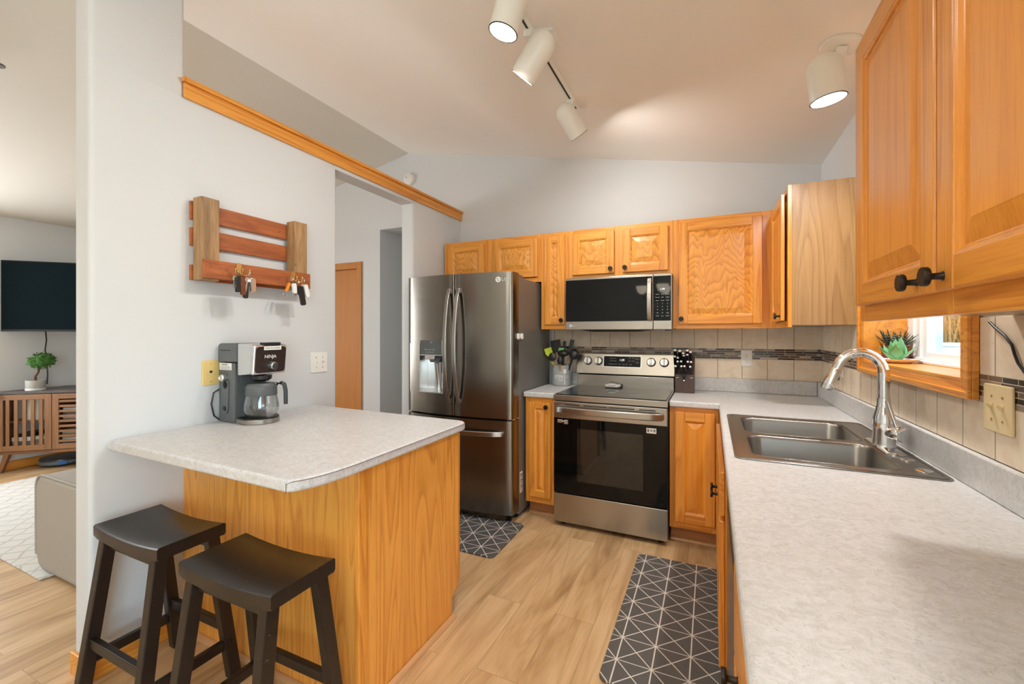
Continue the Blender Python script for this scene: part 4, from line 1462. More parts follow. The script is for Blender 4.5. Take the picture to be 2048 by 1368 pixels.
def stick(m, top, w=.006, seg=8, base=None):
    b = base or (CX + (top[0] - CX) * .25, CY + (top[1] - CY) * .25, .935)
    m.tube([b, top], w, seg)
    return Vector(b), Vector(top), (Vector(top) - Vector(b)).normalized()


UG = 'utensils in the crock'


def utensil(name, label, top, blade, hm, bm_, hw=.006):
    t = thing(name, label, 'utensil', (CX, CY, .93), 0, UG)
    m = MB()
    b, tp, d = stick(m, top, hw)
    m.build('handle', hm, t, smooth=50)
    m = MB()
    blade(m, tp, d)
    m.build('head', bm_, t, bevel=.0015)
    return t


def flat(w0, w1, L, th=.004, yaw=0.0):
    def f(m, p, d):
        s = Vector((math.cos(yaw), math.sin(yaw), 0))
        s = (s - d * s.dot(d)).normalized()
        n = d.cross(s)
        a = [p - s * w0 / 2 - n * th / 2, p + s * w0 / 2 - n * th / 2, p + s * w0 / 2 + n * th / 2, p - s * w0 / 2 + n * th / 2]
        q = p + d * L * .35
        b = [q - s * w1 / 2 - n * th / 2, q + s * w1 / 2 - n * th / 2, q + s * w1 / 2 + n * th / 2, q - s * w1 / 2 + n * th / 2]
        q = p + d * L
        c = [q - s * w1 / 2 - n * th / 2, q + s * w1 / 2 - n * th / 2, q + s * w1 / 2 + n * th / 2, q - s * w1 / 2 + n * th / 2]
        m.loft([a, b, c])
    return f


def bowl(r, sc, dn=.6):
    def f(m, p, d):
        m.sphere(p + d * r * sc[2] * .8, r, 18, 12, sc)
    return f


utensil('spatula', 'lime green silicone spatula in the crock', (CX - .086, CY - .034, 1.150), flat(.030, .062, .072, .010, .6), M['lime'], M['lime'])
utensil('turner', 'wide black slotted turner standing at the left of the crock', (CX - .058, CY + .050, 1.180), flat(.05, .086, .105), M['beech'], M['nylon'])
utensil('serving_spoon', 'black serving spoon with a round bowl at the front left of the crock', (CX - .042, CY - .084, 1.122), bowl(.031, (1, .45, 1.15)), M['beech'], M['nylon'], .007)
utensil('serving_spoon', 'small glossy black spoon leaning over the front of the crock', (CX + .020, CY - .098, 1.098), bowl(.024, (.9, .5, 1.3)), M['beech'], M['nylon'], .007)
utensil('ladle', 'large black ladle arching over the middle of the crock', (CX + .022, CY - .025, 1.155), bowl(.044, (1.05, .6, .62)), M['nylon'], M['nylon'], .010)
utensil('spatula', 'tall narrow black spatula at the right of the crock', (CX + .052, CY + .045, 1.160), flat(.020, .036, .130), M['beech'], M['nylon'], .008)
utensil('fork', 'pointed black serving fork at the back of the crock', (CX - .002, CY + .082, 1.215), flat(.026, .022, .060), M['nylon'], M['nylon'])
utensil('scraper', 'mint green silicone scraper behind the black ladle', (CX - .008, CY + .022, 1.165), flat(.034, .046, .055, .010), M['beech'], M['mint'])
utensil('ladle', 'deep black ladle leaning right out of the crock', (CX + .106, CY - .036, 1.140), bowl(.040, (.95, .75, 1.05)), M['nylon'], M['nylon'], .008)

# ================================================================== KNIFE BLOCK
kb = thing('knife_block', 'dark wooden knife block on the worktop right of the range', 'knife block', (-.850, -.14, .9145))
KX0, KX1 = -.914, -.786
prof = [(-.232, .9146), (-.055, .9146), (-.055, 1.150), (-.115, 1.172), (-.232, 1.045)]
m = MB().prism(prof, 0, KX1 - KX0).xf(Matrix(((0, 0, 1, KX0), (1, 0, 0, 0), (0, 1, 0, 0), (0, 0, 0, 1))))
m.build('block', M['blockwood'], kb, bevel=.003)
m = MB()
for x0_, x1_ in ((-.905, -.888), (-.812, -.795)):
    m.box(x0_, x1_, -.2335, -.2319, 1.022, 1.026)
m.build('slot', M['silver'], kb)
KN = [(1350, 700.5, 'k'), (1359.6, 702, 'k'), (1374.5, 701, 'k'), (1381, 704, 'k'), (1366.5, 706.5, 'm'), (1367.5, 711, 'm'), (1374.5, 709.5, 'm'), (1349.5, 713, 'm'), (1355.5, 715.5, 'm'),
      (1355.2, 723, 's'), (1362.2, 722.7, 's'), (1375.4, 723.3, 's'), (1382, 724, 's'), (1351, 732.3, 's'), (1362.7, 732.5, 's'), (1369, 732.3, 's'), (1380.4, 733.5, 's')]
d = Vector((0, .72, -.70)).normalized()
rown = {'k': ('long', 'top'), 'm': ('middle sized', 'middle'), 's': ('short steak', 'lower')}
cnt = {}
for x, y, c in KN:
    yy = {'k': -.222, 'm': -.250, 's': -.282}[c]
    p = at(x, y, 1, yy)
    s = .0115 if c == 'k' else (.0098 if c == 'm' else .009)
    i = cnt[c] = cnt.get(c, 0) + 1
    ordn = ['leftmost', 'second', 'third', 'fourth', 'fifth', 'sixth', 'seventh', 'eighth'][i - 1]
    t = thing('knife', '%s %s knife from the left in the %s row of the knife block' % (ordn, rown[c][0], rown[c][1]), 'knife', tuple(p), 0, 'knives in the block')
    L = .100 if c == 'k' else .085
    m = MB().sweep([p + d * .002, p + d * L * .5, p + d * L], s * 2.0, s * 1.5, (0, .7, .72))
    h = m.build('handle', M['black'], t, bevel=.003)
    MB().cyl(p - d * .0012, p + d * .0024, s * .80, seg=16).build('end_cap', M['label'], t)
sc = thing('kitchen_scissors', 'black handled kitchen scissors hanging on the front of the knife block', 'scissors', (-.852, -.246, 1.03))
for sx in (-1, 1):
    m = MB()
    pts = [(-.852 + sx * (.020 + .0145 * math.cos(a)), -.262, 1.062 + .019 * math.sin(a)) for a in [2 * PI * i / 20 for i in range(20)]]
    m.tube(pts + pts[:2], .0032, 8)
    m.tube([(-.852 + sx * .014, -.262, 1.046), (-.852 + sx * .004, -.256, 1.022), (-.852, -.246, 1.004)], .004, 8)
    m.build('finger_loop', M['black'], sc, smooth=50)
MB().cyl((-.852, -.2335, 1.006), (-.852, -.254, 1.006), .005).build('pivot', M['chrome'], sc)

# ================================================================== COFFEE MAKER
CMX0, CMX1, CMY0, CMY1, CZ = -2.840, -2.565, -2.235, -2.072, .9145
cm = thing('coffee_maker', 'black and stainless drip coffee maker on the peninsula worktop', 'coffee maker', ((CMX0 + CMX1) / 2, (CMY0 + CMY1) / 2, CZ))
MB().box(CMX0 + .004, -2.716, CMY0, CMY1, CZ + .0006, 1.200).build('reservoir_tower', M['charcoal'], cm, bevel=.006)
m = MB().prism([(CMX0 - .002, 1.203), (-2.700, 1.203), (-2.700, 1.292), (CMX0 + .020, 1.292), (CMX0 + .002, 1.286), (CMX0 - .002, 1.268)], 0, CMY1 - CMY0).xf(Matrix(((1, 0, 0, 0), (0, 0, 1, CMY0), (0, 1, 0, 0), (0, 0, 0, 1))))
m.build('reservoir_lid', M['charcoal'], cm, bevel=.004)
MB().box(CMX0 + .020, -2.745, CMY0 - .0012, CMY0 + .001, 1.256, 1.261).build('lid_slot', M['ink'], cm)
sl = MB().box(CMX0 + .014, -2.735, CMY0 - .0010, CMY0 + .001, 1.165, 1.198).build('warning_label', M['label'], cm)
text(sl, 'lettering', 'WARNING', .010, M['ink'], facing((-2.787, CMY0 - .0014, 1.190)), .0002)
m = MB()
for i in range(4):
    m.box(CMX0 + .020, -2.741 - i % 2 * .008, CMY0 - .0013, CMY0 - .001, 1.169 + i * .004, 1.1705 + i * .004)
m.build('fine_print', M['greybox'], sl)
# holder for the folding frother arm on the side
m = MB().prism(rrect(0, 0, .050, .165, .022), 0, .006, [rrect(0, .055, .034, .036, .016)[::-1], rrect(0, -.058, .028, .030, .013)[::-1]]).xf(facing((-2.780, CMY0 + .0004, 1.038)) @ Matrix.Rotation(-.06, 4, 'Z'))
m.build('pod_holder', M['charcoal'], cm, bevel=.002)
MB().cyl((-2.784, CMY0 - .0004, 1.093), (-2.784, CMY0 - .0015, 1.093), .0165).cyl((-2.7765, CMY0 - .0004, .980), (-2.7765, CMY0 - .0015, .980), .0135).build('holder_recess', M['dark'], cm)
MB().lathe([(.017, 0), (.017, .022), (.013, .026), (.011, .023), (0, .022)], (-2.778, CMY0, 1.128), (0, -1, 0), 24, True, False).build('frother_cap', M['silver'], cm, smooth=40)
# brew head with stainless flank and dark leaning fascia
def slab_y(poly, y0_, y1_):
    return MB().prism(poly, 0, y1_ - y0_).xf(Matrix(((1, 0, 0, 0), (0, 0, 1, y0_), (0, 1, 0, 0), (0, 0, 0, 1))))
CMC = (CMY0 + CMY1) / 2
bh = slab_y([(-2.6995, 1.140), (-2.600, 1.150), (-2.592, 1.288), (-2.6995, 1.291)], CMY0 + .003, CMY1 - .003).build('brew_head', M['silver'], cm, bevel=.006)
ft = slab_y([(-2.602, 1.146), (-2.580, 1.146), (-2.566, 1.284), (-2.594, 1.290)], CMY0 - .002, CMY1 + .002).build('front_bezel', M['silver'], cm, bevel=.009, seg=3)
tlt = math.atan2(.014, .138)
mf = Matrix.Translation((-2.5725, CMC, 1.216)) @ Matrix.Rotation(PI / 2, 4, 'Z') @ Matrix.Rotation(PI / 2 + tlt, 4, 'X')
fp = MB().prism(rrect(0, 0, .152, .124, .018), 0, .0016).xf(mf).build('front_panel', G('dark_panel', lin(40, 31, 30), .3).m, cm, bevel=.0008)
text(fp, 'lettering', 'NINJA', .022, M['label'], mf @ Matrix.Translation((-.004, .014, .0022)), .0004)
MB().lathe([(.019, 0), (.019, .012), (.018, .022), (.0155, .025)], (0, 0, 0), (0, 0, 1), 28).xf(mf @ Matrix.Translation((.006, -.028, .0016))).build('dial', M['silver'], fp, smooth=40)
MB().lathe([(.0155, .0252), (.0155, .0262), (0, .0264)], (0, 0, 0), (0, 0, 1), 28, True, False).xf(mf @ Matrix.Translation((.006, -.028, .0016))).build('dial_face', M['ink'], fp)
tb = MB().box(-2.600, -2.563, CMY0 + .045, CMY1 - .035, 1.283, 1.297).build('lid_tab', M['black'], cm, bevel=.003)
MB().prism(rrect(0, 0, .088, .018, .002), 0, .001).xf(mf @ Matrix.Translation((.004, .055, .003))).build('sticker', M['label'], fp)
text(fp, 'lettering', 'REMOVE FROM UNDERSIDE', .006, M['ink'], mf @ Matrix.Translation((.004, .055, .0046)), .0002)
CFX, CFY = -2.634, -2.158
MB().lathe([(.046, 1.139), (.044, 1.122), (.030, 1.112), (.0, 1.111)], (CFX, CFY, 0), (0, 0, 1), 28, True, False).build('brew_basket', M['black'], cm, smooth=40)
MB().box(-2.7155, -2.712, CMY0 + .01, CMY1 - .01, CZ + .012, 1.140).build('splash_plate', M['charcoal'], cm)
base_pts = [(-2.711, CMY0 + .004)] + [(-2.672 + .110 * math.cos(R(a)), -2.156 + .092 * math.sin(R(a))) for a in range(-72, 73, 12)] + [(-2.711, CMY1 - .004)]
MB().prism(base_pts, CZ + .0006, CZ + .022).build('warming_base', M['steel'], cm, bevel=.002)
MB().prism([((x + 2.66) * .97 - 2.66, (y + 2.156) * .97 - 2.156) for x, y in base_pts], CZ + .0222, CZ + .027).build('hot_plate', M['black'], cm)
MB().tube([(CMX0 + .006, CMY0 + .012, 1.075), (CMX0 + .002, CMY0 - .022, 1.055), (CMX0 - .002, CMY0 - .030, 1.00), (CMX0 + .002, CMY0 - .020, .945), (CMX0 + .008, CMY0 + .002, .922)], .0035, 8).build('power_cord', M['black'], cm, smooth=50)
MB().box(CMX0 - .006, CMX0 + .0035, CMY0 + .004, CMY0 + .022, 1.048, 1.075).build('cord_wrap', M['silver'], cm, bevel=.002)
# carafe
cf = thing('coffee_carafe', 'empty glass coffee carafe with black collar on the coffee maker', 'carafe', (CFX, CFY, CZ + .0275))
zz = CZ + .0276
prof = [(.052, 0), (.064, .005), (.0755, .030), (.0765, .052), (.072, .080), (.066, .108)]
MB().lathe(prof + [(.0645, .108), (.0705, .080), (.075, .052), (.074, .030), (.062, .007), (.0, .004)], (CFX, CFY, zz), (0, 0, 1), 40, True, False).build('glass_bowl', M['carafe'], cf, smooth=50)
MB().lathe([(.067, .102), (.068, .104), (.067, .146), (.060, .152), (.056, .160), (.030, .163), (.0, .164)], (CFX, CFY, zz), (0, 0, 1), 40, True, False).build('collar', M['charcoal'], cf, smooth=40)
hx, hy = .62, .785
pts = [(CFX + hx * q_, CFY + hy * q_, zz + h_) for q_, h_ in ((.064, .152), (.084, .157), (.097, .150), (.103, .118), (.104, .052))]
MB().sweep(pts, .024, .018, (hx, hy, 0)).build('handle', M['black'], cf, bevel=.005, smooth=40)

# ================================================================== PALLET KEY RACK
PYA, PYB = -2.352, -1.792
pk = thing('key_rack', 'rustic pallet wood key rack on the partition above the coffee maker', 'key rack', (WX + .05, (PYA + PYB) / 2, 1.575))
dep = .085
for y0_, y1_ in ((PYA, PYA + .080), (PYB - .082, PYB)):
    MB().box(WX + .020, WX + dep, y0_, y1_, 1.583, 1.962).build('post', M['pal_post'], pk, bevel=.004)
for z0_, z1_ in ((1.862, 1.946), (1.742, 1.826), (1.585, 1.655)):
    MB().box(WX + .002, WX + .0195, PYA - .006, PYB + .004, z0_, z1_).build('back_slat', M['pal_slat'], pk, bevel=.002)
MB().box(WX + dep + .001, WX + dep + .018, PYA + .002, PYB + .006, 1.592, 1.676).build('front_slat', M['pal_slat'], pk, bevel=.002)


def hook(y):
    x = WX + dep + .0185
    m = MB().prism([(.013 * math.cos(a), .017 * math.sin(a) + .012) for a in [2 * PI * i / 18 for i in range(18)]], 0, .004).xf(Matrix.Translation((x, y, 1.650)) @ Matrix.Rotation(PI / 2, 4, 'Z') @ Matrix.Rotation(PI / 2, 4, 'X'))
    m.box(x, x + .008, y - .006, y + .006, 1.618, 1.655)
    for s in (-1, 0, 1):
        m.tube([(x + .006, y, 1.630), (x + .020, y + s * .020, 1.618), (x + .030, y + s * .032, 1.624), (x + .032, y + s * .034, 1.642)], .003, 8)
        m.sphere((x + .032, y + s * .034, 1.645), .0052, 10, 8)
    return m.build('triple_hook', M['brass'], pk, smooth=50)


H1, H2 = -2.195, -1.898
hook(H1)
hook(H2)
hx0 = WX + dep + .054


def ring(m, c, r, n=(1, 0, 0)):
    n = Vector(n).normalized()
    a = n.orthogonal().normalized()
    b = n.cross(a)
    pts = [Vector(c) + (a * math.cos(t) + b * math.sin(t)) * r for t in [2 * PI * i / 18 for i in range(19)]]
    return m.tube(pts + [pts[1]], .0013, 6)


def keyset(label, y, z, items):
    t = thing('key_bunch', label, 'keys', (hx0, y, z - .10), 0, 'keys on the pallet rack')
    MB_ = ring(MB(), (hx0, y, z), .016, (.35, 1, .1))
    MB_.build('split_ring', M['chrome'], t, smooth=50)
    for nm, dy, L, w, ang, key, dx in items:
        c = (hx0 + dx, y + dy, z - .016)
        T = Matrix.Translation(c) @ Matrix.Rotation(R(ang), 4, 'X')
        if nm == 'key':
            m = MB().prism(rrect(0, -.014, .022, .024, .010), -.001, .001).box(-.004, .004, -L, -.024, -.001, .001)
            m.xf(T @ Matrix.Rotation(PI / 2, 4, 'Z') @ Matrix.Rotation(PI / 2, 4, 'X'))
        elif nm == 'loop':
            m = ring(MB(), (hx0 + dx, y + dy, z - .016 - L), w, (1, 0, 0))
        else:
            m = MB().prism(rrect(0, -L / 2 - .004, w, L, w * .35), -.006, .006)
            m.xf(T @ Matrix.Rotation(PI / 2, 4, 'Z') @ Matrix.Rotation(PI / 2, 4, 'X'))
        m.build({'loop': 'ring', 'fob': 'fob', 'tag': 'tag', 'key': 'key'}[nm], key, t, bevel=0.0015 if nm in ('fob', 'tag') else 0)
    return t


keyset('bunch of silver keys with a black fob on the left hook of the key rack', H1 - .030, 1.628,
       [('key', -.010, .062, .02, -9, M['silver'], .004), ('key', .006, .070, .02, 4, M['silver'], -.004), ('fob', -.002, .075, .018, -3, M['black'], .012), ('fob', .020, .085, .024, 6, M['potwood'], 0)])
keyset('bunch of keys with a silver rectangular tag on the left hook of the key rack', H1 + .030, 1.628,
       [('key', -.012, .075, .02, -8, M['silver'], .004), ('tag', .008, .070, .026, 4, M['silver'], .010), ('tag', -.012, .100, .022, -4, M['nylon'], -.002), ('key', .002, .066, .02, 9, M['silver'], -.004)])
keyset('key with a bright orange tag on the right hook of the key rack', H2 - .034, 1.628,
       [('tag', -.014, .052, .013, -22, M['orange'], 0), ('loop', -.042, .068, .011, 0, M['chrome'], 0), ('fob', .006, .055, .024, 6, M['label'], .006)])
keyset('key bunch with square black car fob on the right hook of the rack', H2 + .002, 1.616,
       [('key', -.008, .060, .02, -6, M['silver'], 0), ('fob', .000, .048, .020, 2, M['black'], .012), ('fob', .012, .105, .030, 12, M['nylon'], .002), ('key', .010, .066, .02, 10, M['silver'], -.004)])
keyset('white plastic car fob on the right end of the key rack', H2 + .036, 1.628,
       [('fob', .008, .070, .026, 14, M['label'], .004), ('key', -.002, .050, .02, 4, M['silver'], -.003)])

# ================================================================== STOOLS
def make_stool(label, loc):
    st = thing('bar_stool', label, 'stool', loc, 0, 'black saddle seat stools', local=True)
    W, D, N = .428, .224, 14
    zt = lambda u: .606 + .014 * abs(2 * u - 1) ** 2.0
    m = MB()
    rings = []
    for j in range(N + 1):
        u = j / N
        x = -W / 2 + W * u
        e = .006 if j in (0, N) else 0
        z = zt(u)
        rings.append([(x, -D / 2 + e, z - .044), (x, D / 2 - e, z - .044), (x, D / 2, z - .038), (x, D / 2, z - .005), (x, D / 2 - .005, z), (x, -D / 2 + .005, z), (x, -D / 2, z - .005), (x, -D / 2, z - .038)])
    m.loft(rings).build('seat', M['stool'], st, bevel=.0, smooth=45)
    top = {}
    for sx in (-1, 1):
        for sy in (-1, 1):
            a = Vector((sx * .170, sy * .084, .574))
            b = Vector((sx * .192, sy * .156, .001))
            top[(sx, sy)] = (a, b)
            hw, hd = .018, .0215
            q = lambda p: [(p.x - hw, p.y - hd, p.z), (p.x + hw, p.y - hd, p.z), (p.x + hw, p.y + hd, p.z), (p.x - hw, p.y + hd, p.z)]
            lg = MB().loft([q(b), q(a)]).build('leg', M['stool'], st, bevel=.003)
            c = a.lerp(b, .74)
            MB().lathe([(.007, 0), (.0065, .003), (.003, .005), (0, .0052)], (c.x + sx * hw, c.y, c.z), (sx, 0, 0), 12, True, False).lathe([(.007, 0), (.0065, .003), (.003, .005), (0, .0052)], (c.x, c.y + sy * hd, c.z - .045), (0, sy, 0), 12, True, False).build('bolt', M['bronze'], lg, smooth=40)
    pt = lambda k, z: top[k][0].lerp(top[k][1], (.574 - z) / .573)
    for sy in (-1, 1):
        z = .205
        p, q_ = pt((-1, sy), z), pt((1, sy), z)
        MB().sweep([p + Vector((.0165, 0, 0)), q_ - Vector((.0165, 0, 0))], .022, .036, (0, 0, 1)).build('stretcher', M['stool'], st, bevel=.003)
    for sx in (-1, 1):
        z = .140
        p, q_ = pt((sx, -1), z), pt((sx, 1), z)
        MB().sweep([p + Vector((0, .020, 0)), q_ - Vector((0, .020, 0))], .022, .036, (0, 0, 1)).build('stretcher', M['stool'], st, bevel=.003)
    for sy in (-1, 1):
        MB().box(-.151, .151, sy * .081 - .010, sy * .081 + .010, .535, .5625).build('apron', M['stool'], st, bevel=.002)
    return st


s1 = make_stool('black saddle seat stool standing against the white partition', (-2.568, -2.607, 0))
copy_tree(s1, (-1.985, -2.622, 0), 0.012, 'worn dark saddle seat stool in front of the peninsula panel, nearest the camera', 'black saddle seat stools')

# ================================================================== KITCHEN MATS
def floor_mat(label, x0, x1, y0, y1, material):
    o_ = MB().prism(rrect((x0 + x1) / 2, (y0 + y1) / 2, x1 - x0, y1 - y0, .035, 6), .0006, .012).build('kitchen_mat', material, None, bevel=.004)
    return tag(o_, label, 'mat', 'grey geometric kitchen mats')


floor_mat('long grey geometric mat in front of the sink cabinet', -1.075, -.625, -1.880, -.842, M['mat_a'])
floor_mat('grey geometric mat in front of the refrigerator', -2.66, -1.852, -1.264, -.772, M['mat_b'])

# ================================================================== CEILING LIGHTS
TA = math.atan(SLOPE)


def can(parent, O, a, rad, L, arm_from, power, adapter=True):
    """cylindrical spot head: O = middle of the opening, a = aiming direction"""
    O, a = Vector(O), Vector(a).normalized()
    back = -a
    dome = [(rad * math.cos(R(t)), L - rad + rad * math.sin(R(t))) for t in range(0, 91, 10)]
    h = MB().lathe([(rad - .0035, .0005), (rad, 0)] + dome, O, back, 40, False, False).build('lamp_head', M['enamel'], parent, smooth=45)
    MB().lathe([(rad - .0035, .0006), (rad - .005, .030)], O, back, 40, False, False).build('reflector', M['enamel'], h, smooth=45)
    MB().lathe([(rad + .0006, -.0006), (rad + .0006, .0016), (rad - .0038, .0016), (rad - .0038, -.0006), (rad + .0006, -.0006)], O, back, 40, False, False).build('rim', M['bronze'], h)
    MB().lathe([(rad - .006, .024), (rad * .5, .019), (0, .017)], O, back, 36, False, False).build('bulb', M['bulb'], h, smooth=60)
    side = Vector(arm_from)
    mid = O + back * L * .62
    dirn = (side - mid)
    dirn = (dirn - a * dirn.dot(a)).normalized()
    piv = mid + dirn * (rad + .006)
    m = MB().sweep([side, side.lerp(piv, .5), piv], .016, .008, (1, .3, 0)).cyl(mid + dirn * (rad - .004), piv + dirn * .004, .010, seg=16)
    m.build('arm', M['enamel'], h, smooth=40)
    if adapter:
        m = MB().box(side.x - .020, side.x + .020, side.y - .024, side.y + .024, side.z, side.z + .034, rot=Matrix.Rotation(TA, 3, 'Y'))
        m.build('adapter', M['enamel'], h, bevel=.003)
    q = O + back * .012
    lamp('spot_lamp', 'AREA', tuple(q), power, WARM, a.to_track_quat('-Z', 'Y').to_euler(), (rad - .010) * 2, disk=True)
    return h


TX = -1.445
tz = ceil_z(TX)
tk = thing('track_light', 'white three head track light on the sloped ceiling', 'track light', (TX, -1.45, tz))
MB().box(TX - .018, TX + .018, -2.16, -.905, tz - .0225, tz - .0015, rot=Matrix.Rotation(TA, 3, 'Y')).build('track', M['enamel'], tk, bevel=.002)
MB().box(TX - .006, TX + .006, -2.15, -.915, tz - .0235, tz - .0215, rot=Matrix.Rotation(TA, 3, 'Y')).build('track_slot', M['ink'], tk)
m = MB().box(TX + .012, TX + .110, -1.655, -1.640, tz - .026, tz - .012, rot=Matrix.Rotation(TA, 3, 'Y')).box(TX + .092, TX + .108, -1.642, -1.520, tz - .036, tz - .021)
m.build('feed_bracket', M['enamel'], tk, bevel=.002)
zA = tz - .058


def along(px, py, w):
    return CAM + _ray(px, py) * w


can(tk, along(1006, 65, 1.67), (-.284, -.077, -.96), .058, .205, (TX, -1.925, zA), 7)
can(tk, along(1045, 156, 1.92), (-.675, .122, -.727), .058, .205, (TX, -1.675, zA), 5)
can(tk, along(1158, 271, 2.62), (.384, .543, -.747), .058, .205, (TX, -1.020, zA), 6.5)
cx, cy = -.195, -1.365
cz = ceil_z(cx)
mp = thing('ceiling_spotlight', 'single white ceiling spotlight above the sink near the window wall', 'spotlight', (cx, cy, cz))
m = MB().lathe([(.074, 0), (.074, .010), (.066, .016), (.0, .017)], (0, 0, 0), (0, 0, -1), 36, True, False)
m.xf(Matrix.Translation((cx, cy, cz - .001)) @ Matrix.Rotation(TA, 4, 'Y')).build('canopy', M['enamel'], mp, smooth=40)
can(mp, along(1657, 200, 1.70), (.11, .05, -.99), .062, .182, (cx - .004, cy - .004, cz - .054), 13)

# ================================================================== WINDOW SILL
SZ = KW[2]
pc = at(1812, 722, 2, SZ)
pc = Vector((.050, -1.150, SZ))
dsh = thing('plate', 'white oval plate on the window sill under the green succulent', 'plate', (pc.x, pc.y, SZ))
MB().lathe([(.040, .0006), (.046, .003), (.070, .015), (.073, .018), (.070, .018), (.044, .007), (0, .006)], (pc.x, pc.y, SZ), (0, 0, 1), 36, True, False).build('dish', M['ceramic'], dsh, smooth=50)
gs = thing('ceramic_succulent', 'glossy green ceramic succulent on the white plate', 'ornament', (pc.x - .006, pc.y - .004, SZ + .0085))


def leaf(m, o_, az, el, L, w, th, curl=.35):
    """pointed fleshy leaf"""
    o_ = Vector(o_)
    h = Vector((math.cos(az), math.sin(az), 0))
    s = Vector((-math.sin(az), math.cos(az), 0))
    rings = []
    for i in range(9):
        t = i / 8
        e = el + curl * t
        c = o_ + h * (L * t * math.cos(el + curl * t * .5)) + Vector((0, 0, L * t * math.sin(el + curl * t * .5)))
        n = -h * math.sin(e) + Vector((0, 0, math.cos(e)))
        ww = w * (math.sin(PI * (.18 + .82 * t) ** .85) + .02) * (1 if t < .98 else .1)
        tt = th * (1 - t * .8)
        rings.append([c + s * (ww / 2 * math.cos(q)) + n * (tt / 2 * math.sin(q)) for q in [2 * PI * k / 10 for k in range(10)]])
    m.loft(rings)
    return m


for az, el, L, w in ((-1.9, .75, .085, .046), (-.6, .62, .078, .044), (-3.0, .62, .078, .044), (.7, .75, .075, .042), (2.2, .75, .075, .042), (-1.3, 1.20, .098, .044), (1.4, 1.2, .090, .040), (-2.6, 1.15, .080, .038)):
    leaf(MB(), (pc.x - .006 + .008 * math.cos(az), pc.y - .004 + .008 * math.sin(az), SZ + .0165), az, el, L, w, .014).build('leaf', M['jade'], gs, smooth=60)
pq = Vector((.078, -1.026, SZ))
po = thing('potted_succulent', 'spiky striped succulent in a brown wooden pot on the window sill', 'plant', tuple(pq))
MB().loft([[(x, y, z) for x, y in rrect(pq.x, pq.y, w, w, .004, 2)] for w, z in ((.074, SZ + .0006), (.082, SZ + .072), (.074, SZ + .072), (.072, SZ + .062))]).build('pot', M['potwood'], po)
MB().prism(rrect(pq.x, pq.y, .072, .072, .004, 2), SZ + .060, SZ + .064).build('soil', M['soil'], po)
m = MB()
ms = MB()
rs = random.Random(3)
for i in range(46):
    az = rs.uniform(0, 2 * PI)
    el = rs.uniform(.25, 1.35)
    L = rs.uniform(.055, .095)
    o_ = (pq.x + .016 * math.cos(az), pq.y + .016 * math.sin(az), SZ + .066)
    leaf(m, o_, az, el, L, .011, .006, .15)
    for t in (.3, .45, .6, .75):
        e = el + .15 * t * .5
        c = Vector(o_) + Vector((math.cos(az) * math.cos(e), math.sin(az) * math.cos(e), math.sin(e))) * (L * t)
        n = Vector((-math.cos(az) * math.sin(e), -math.sin(az) * math.sin(e), math.cos(e)))
        sd_ = Vector((-math.sin(az), math.cos(az), 0))
        ms.sweep([c - sd_ * .0052 * (1.1 - t), c + sd_ * .0052 * (1.1 - t)], .0016, .0072 * (1.1 - t), n)
fo = m.build('leaf_rosette', M['leaf_dark'], po, smooth=60)
ms.build('leaf_stripes', M['stripe'], fo)

# cords
pts = [Vector((-.0135, p.y, p.z)) for p in (at(x, y, 0, -.0135) for x, y in ((1979, 644), (1990, 655), (2010, 672), (2024, 690), (2029, 708), (2036, 726), (2052, 748), (2090, 790), (2130, 850)))]
cd = tag(MB().tube(pts, .0032, 8).build('power_cord', M['black'], None, smooth=50), 'black cord hanging down the tiles from under the near wall cabinet', 'cord')
pts = [at(x, y, 0, .045) for x, y in ((1947, 640), (1944, 668), (1940, 690), (1940, 708), (1947, 722))]
tag(MB().tube(pts, .0012, 6).build('thin_wire', M['potwood'], None, smooth=50), 'thin red wire hanging inside the window frame', 'cord')

# ================================================================== LIVING ROOM
ang = math.atan2(.64, .77)
ts = thing('tv_stand', 'walnut corner television stand with slatted doors and charcoal top', 'tv stand', (-6.843, -1.879, 0), ang, None, local=True)
SW, Z0, Z1_ = 1.30, .176, .756
m = MB().box(0, SW, 0, .42, Z0, .204).box(0, .018, 0, .42, .204, Z1_ - .0005).box(SW - .018, SW, 0, .42, .204, Z1_ - .0005).box(.018, SW - .018, .40, .42, .204, Z1_ - .0005)
m.box(.424, .442, .02, .40, .204, Z1_ - .0005).box(.852, .870, .02, .40, .204, Z1_ - .0005)
m.build('carcass', M['walnut_x'], ts, bevel=.002)
MB().prism([(-.02, -.022), (SW + .02, -.022), (SW - .26, .46), (.26, .46)], Z1_, .782).build('top', M['stand_top'], ts, bevel=.003)
m = MB().box(.018, .424, .03, .395, .475, .490).box(.442, .852, .03, .395, .475, .490).box(.870, SW - .018, .03, .395, .475, .490)
m.build('shelf', M['walnut_x'], ts)
for i, (a, b) in enumerate(((.006, .430), (.436, .858), (.864, SW - .006))):
    m = MB().box(a, a + .052, -.020, -.001, .210, Z1_ - .006, mi=0).box(b - .052, b, -.020, -.001, .210, Z1_ - .006, mi=0)
    m.box(a + .052, b - .052, -.020, -.001, .210, .262, mi=1).box(a + .052, b - .052, -.020, -.001, Z1_ - .056, Z1_ - .006, mi=1)
    dd = m.build('door', [M['walnut_v'], M['walnut_x']], ts, bevel=.002)
    m = MB()
    if i != 1:
        n_ = 5
        for k in range(n_):
            c = a + .052 + (b - a - .104) * (k + .5 + .0) / n_ + .004
            m.box(c - .017, c + .011, -.017, -.005, .262, Z1_ - .056)
    else:
        for k in range(9):
            c = .262 + (Z1_ - .056 - .262) * (k + .5) / 9
            m.box(a + .052, b - .052, -.017, -.005, c - .010, c + .012)
    m.build('slats', M['walnut_v'] if i != 1 else M['walnut_x'], dd, bevel=.001)
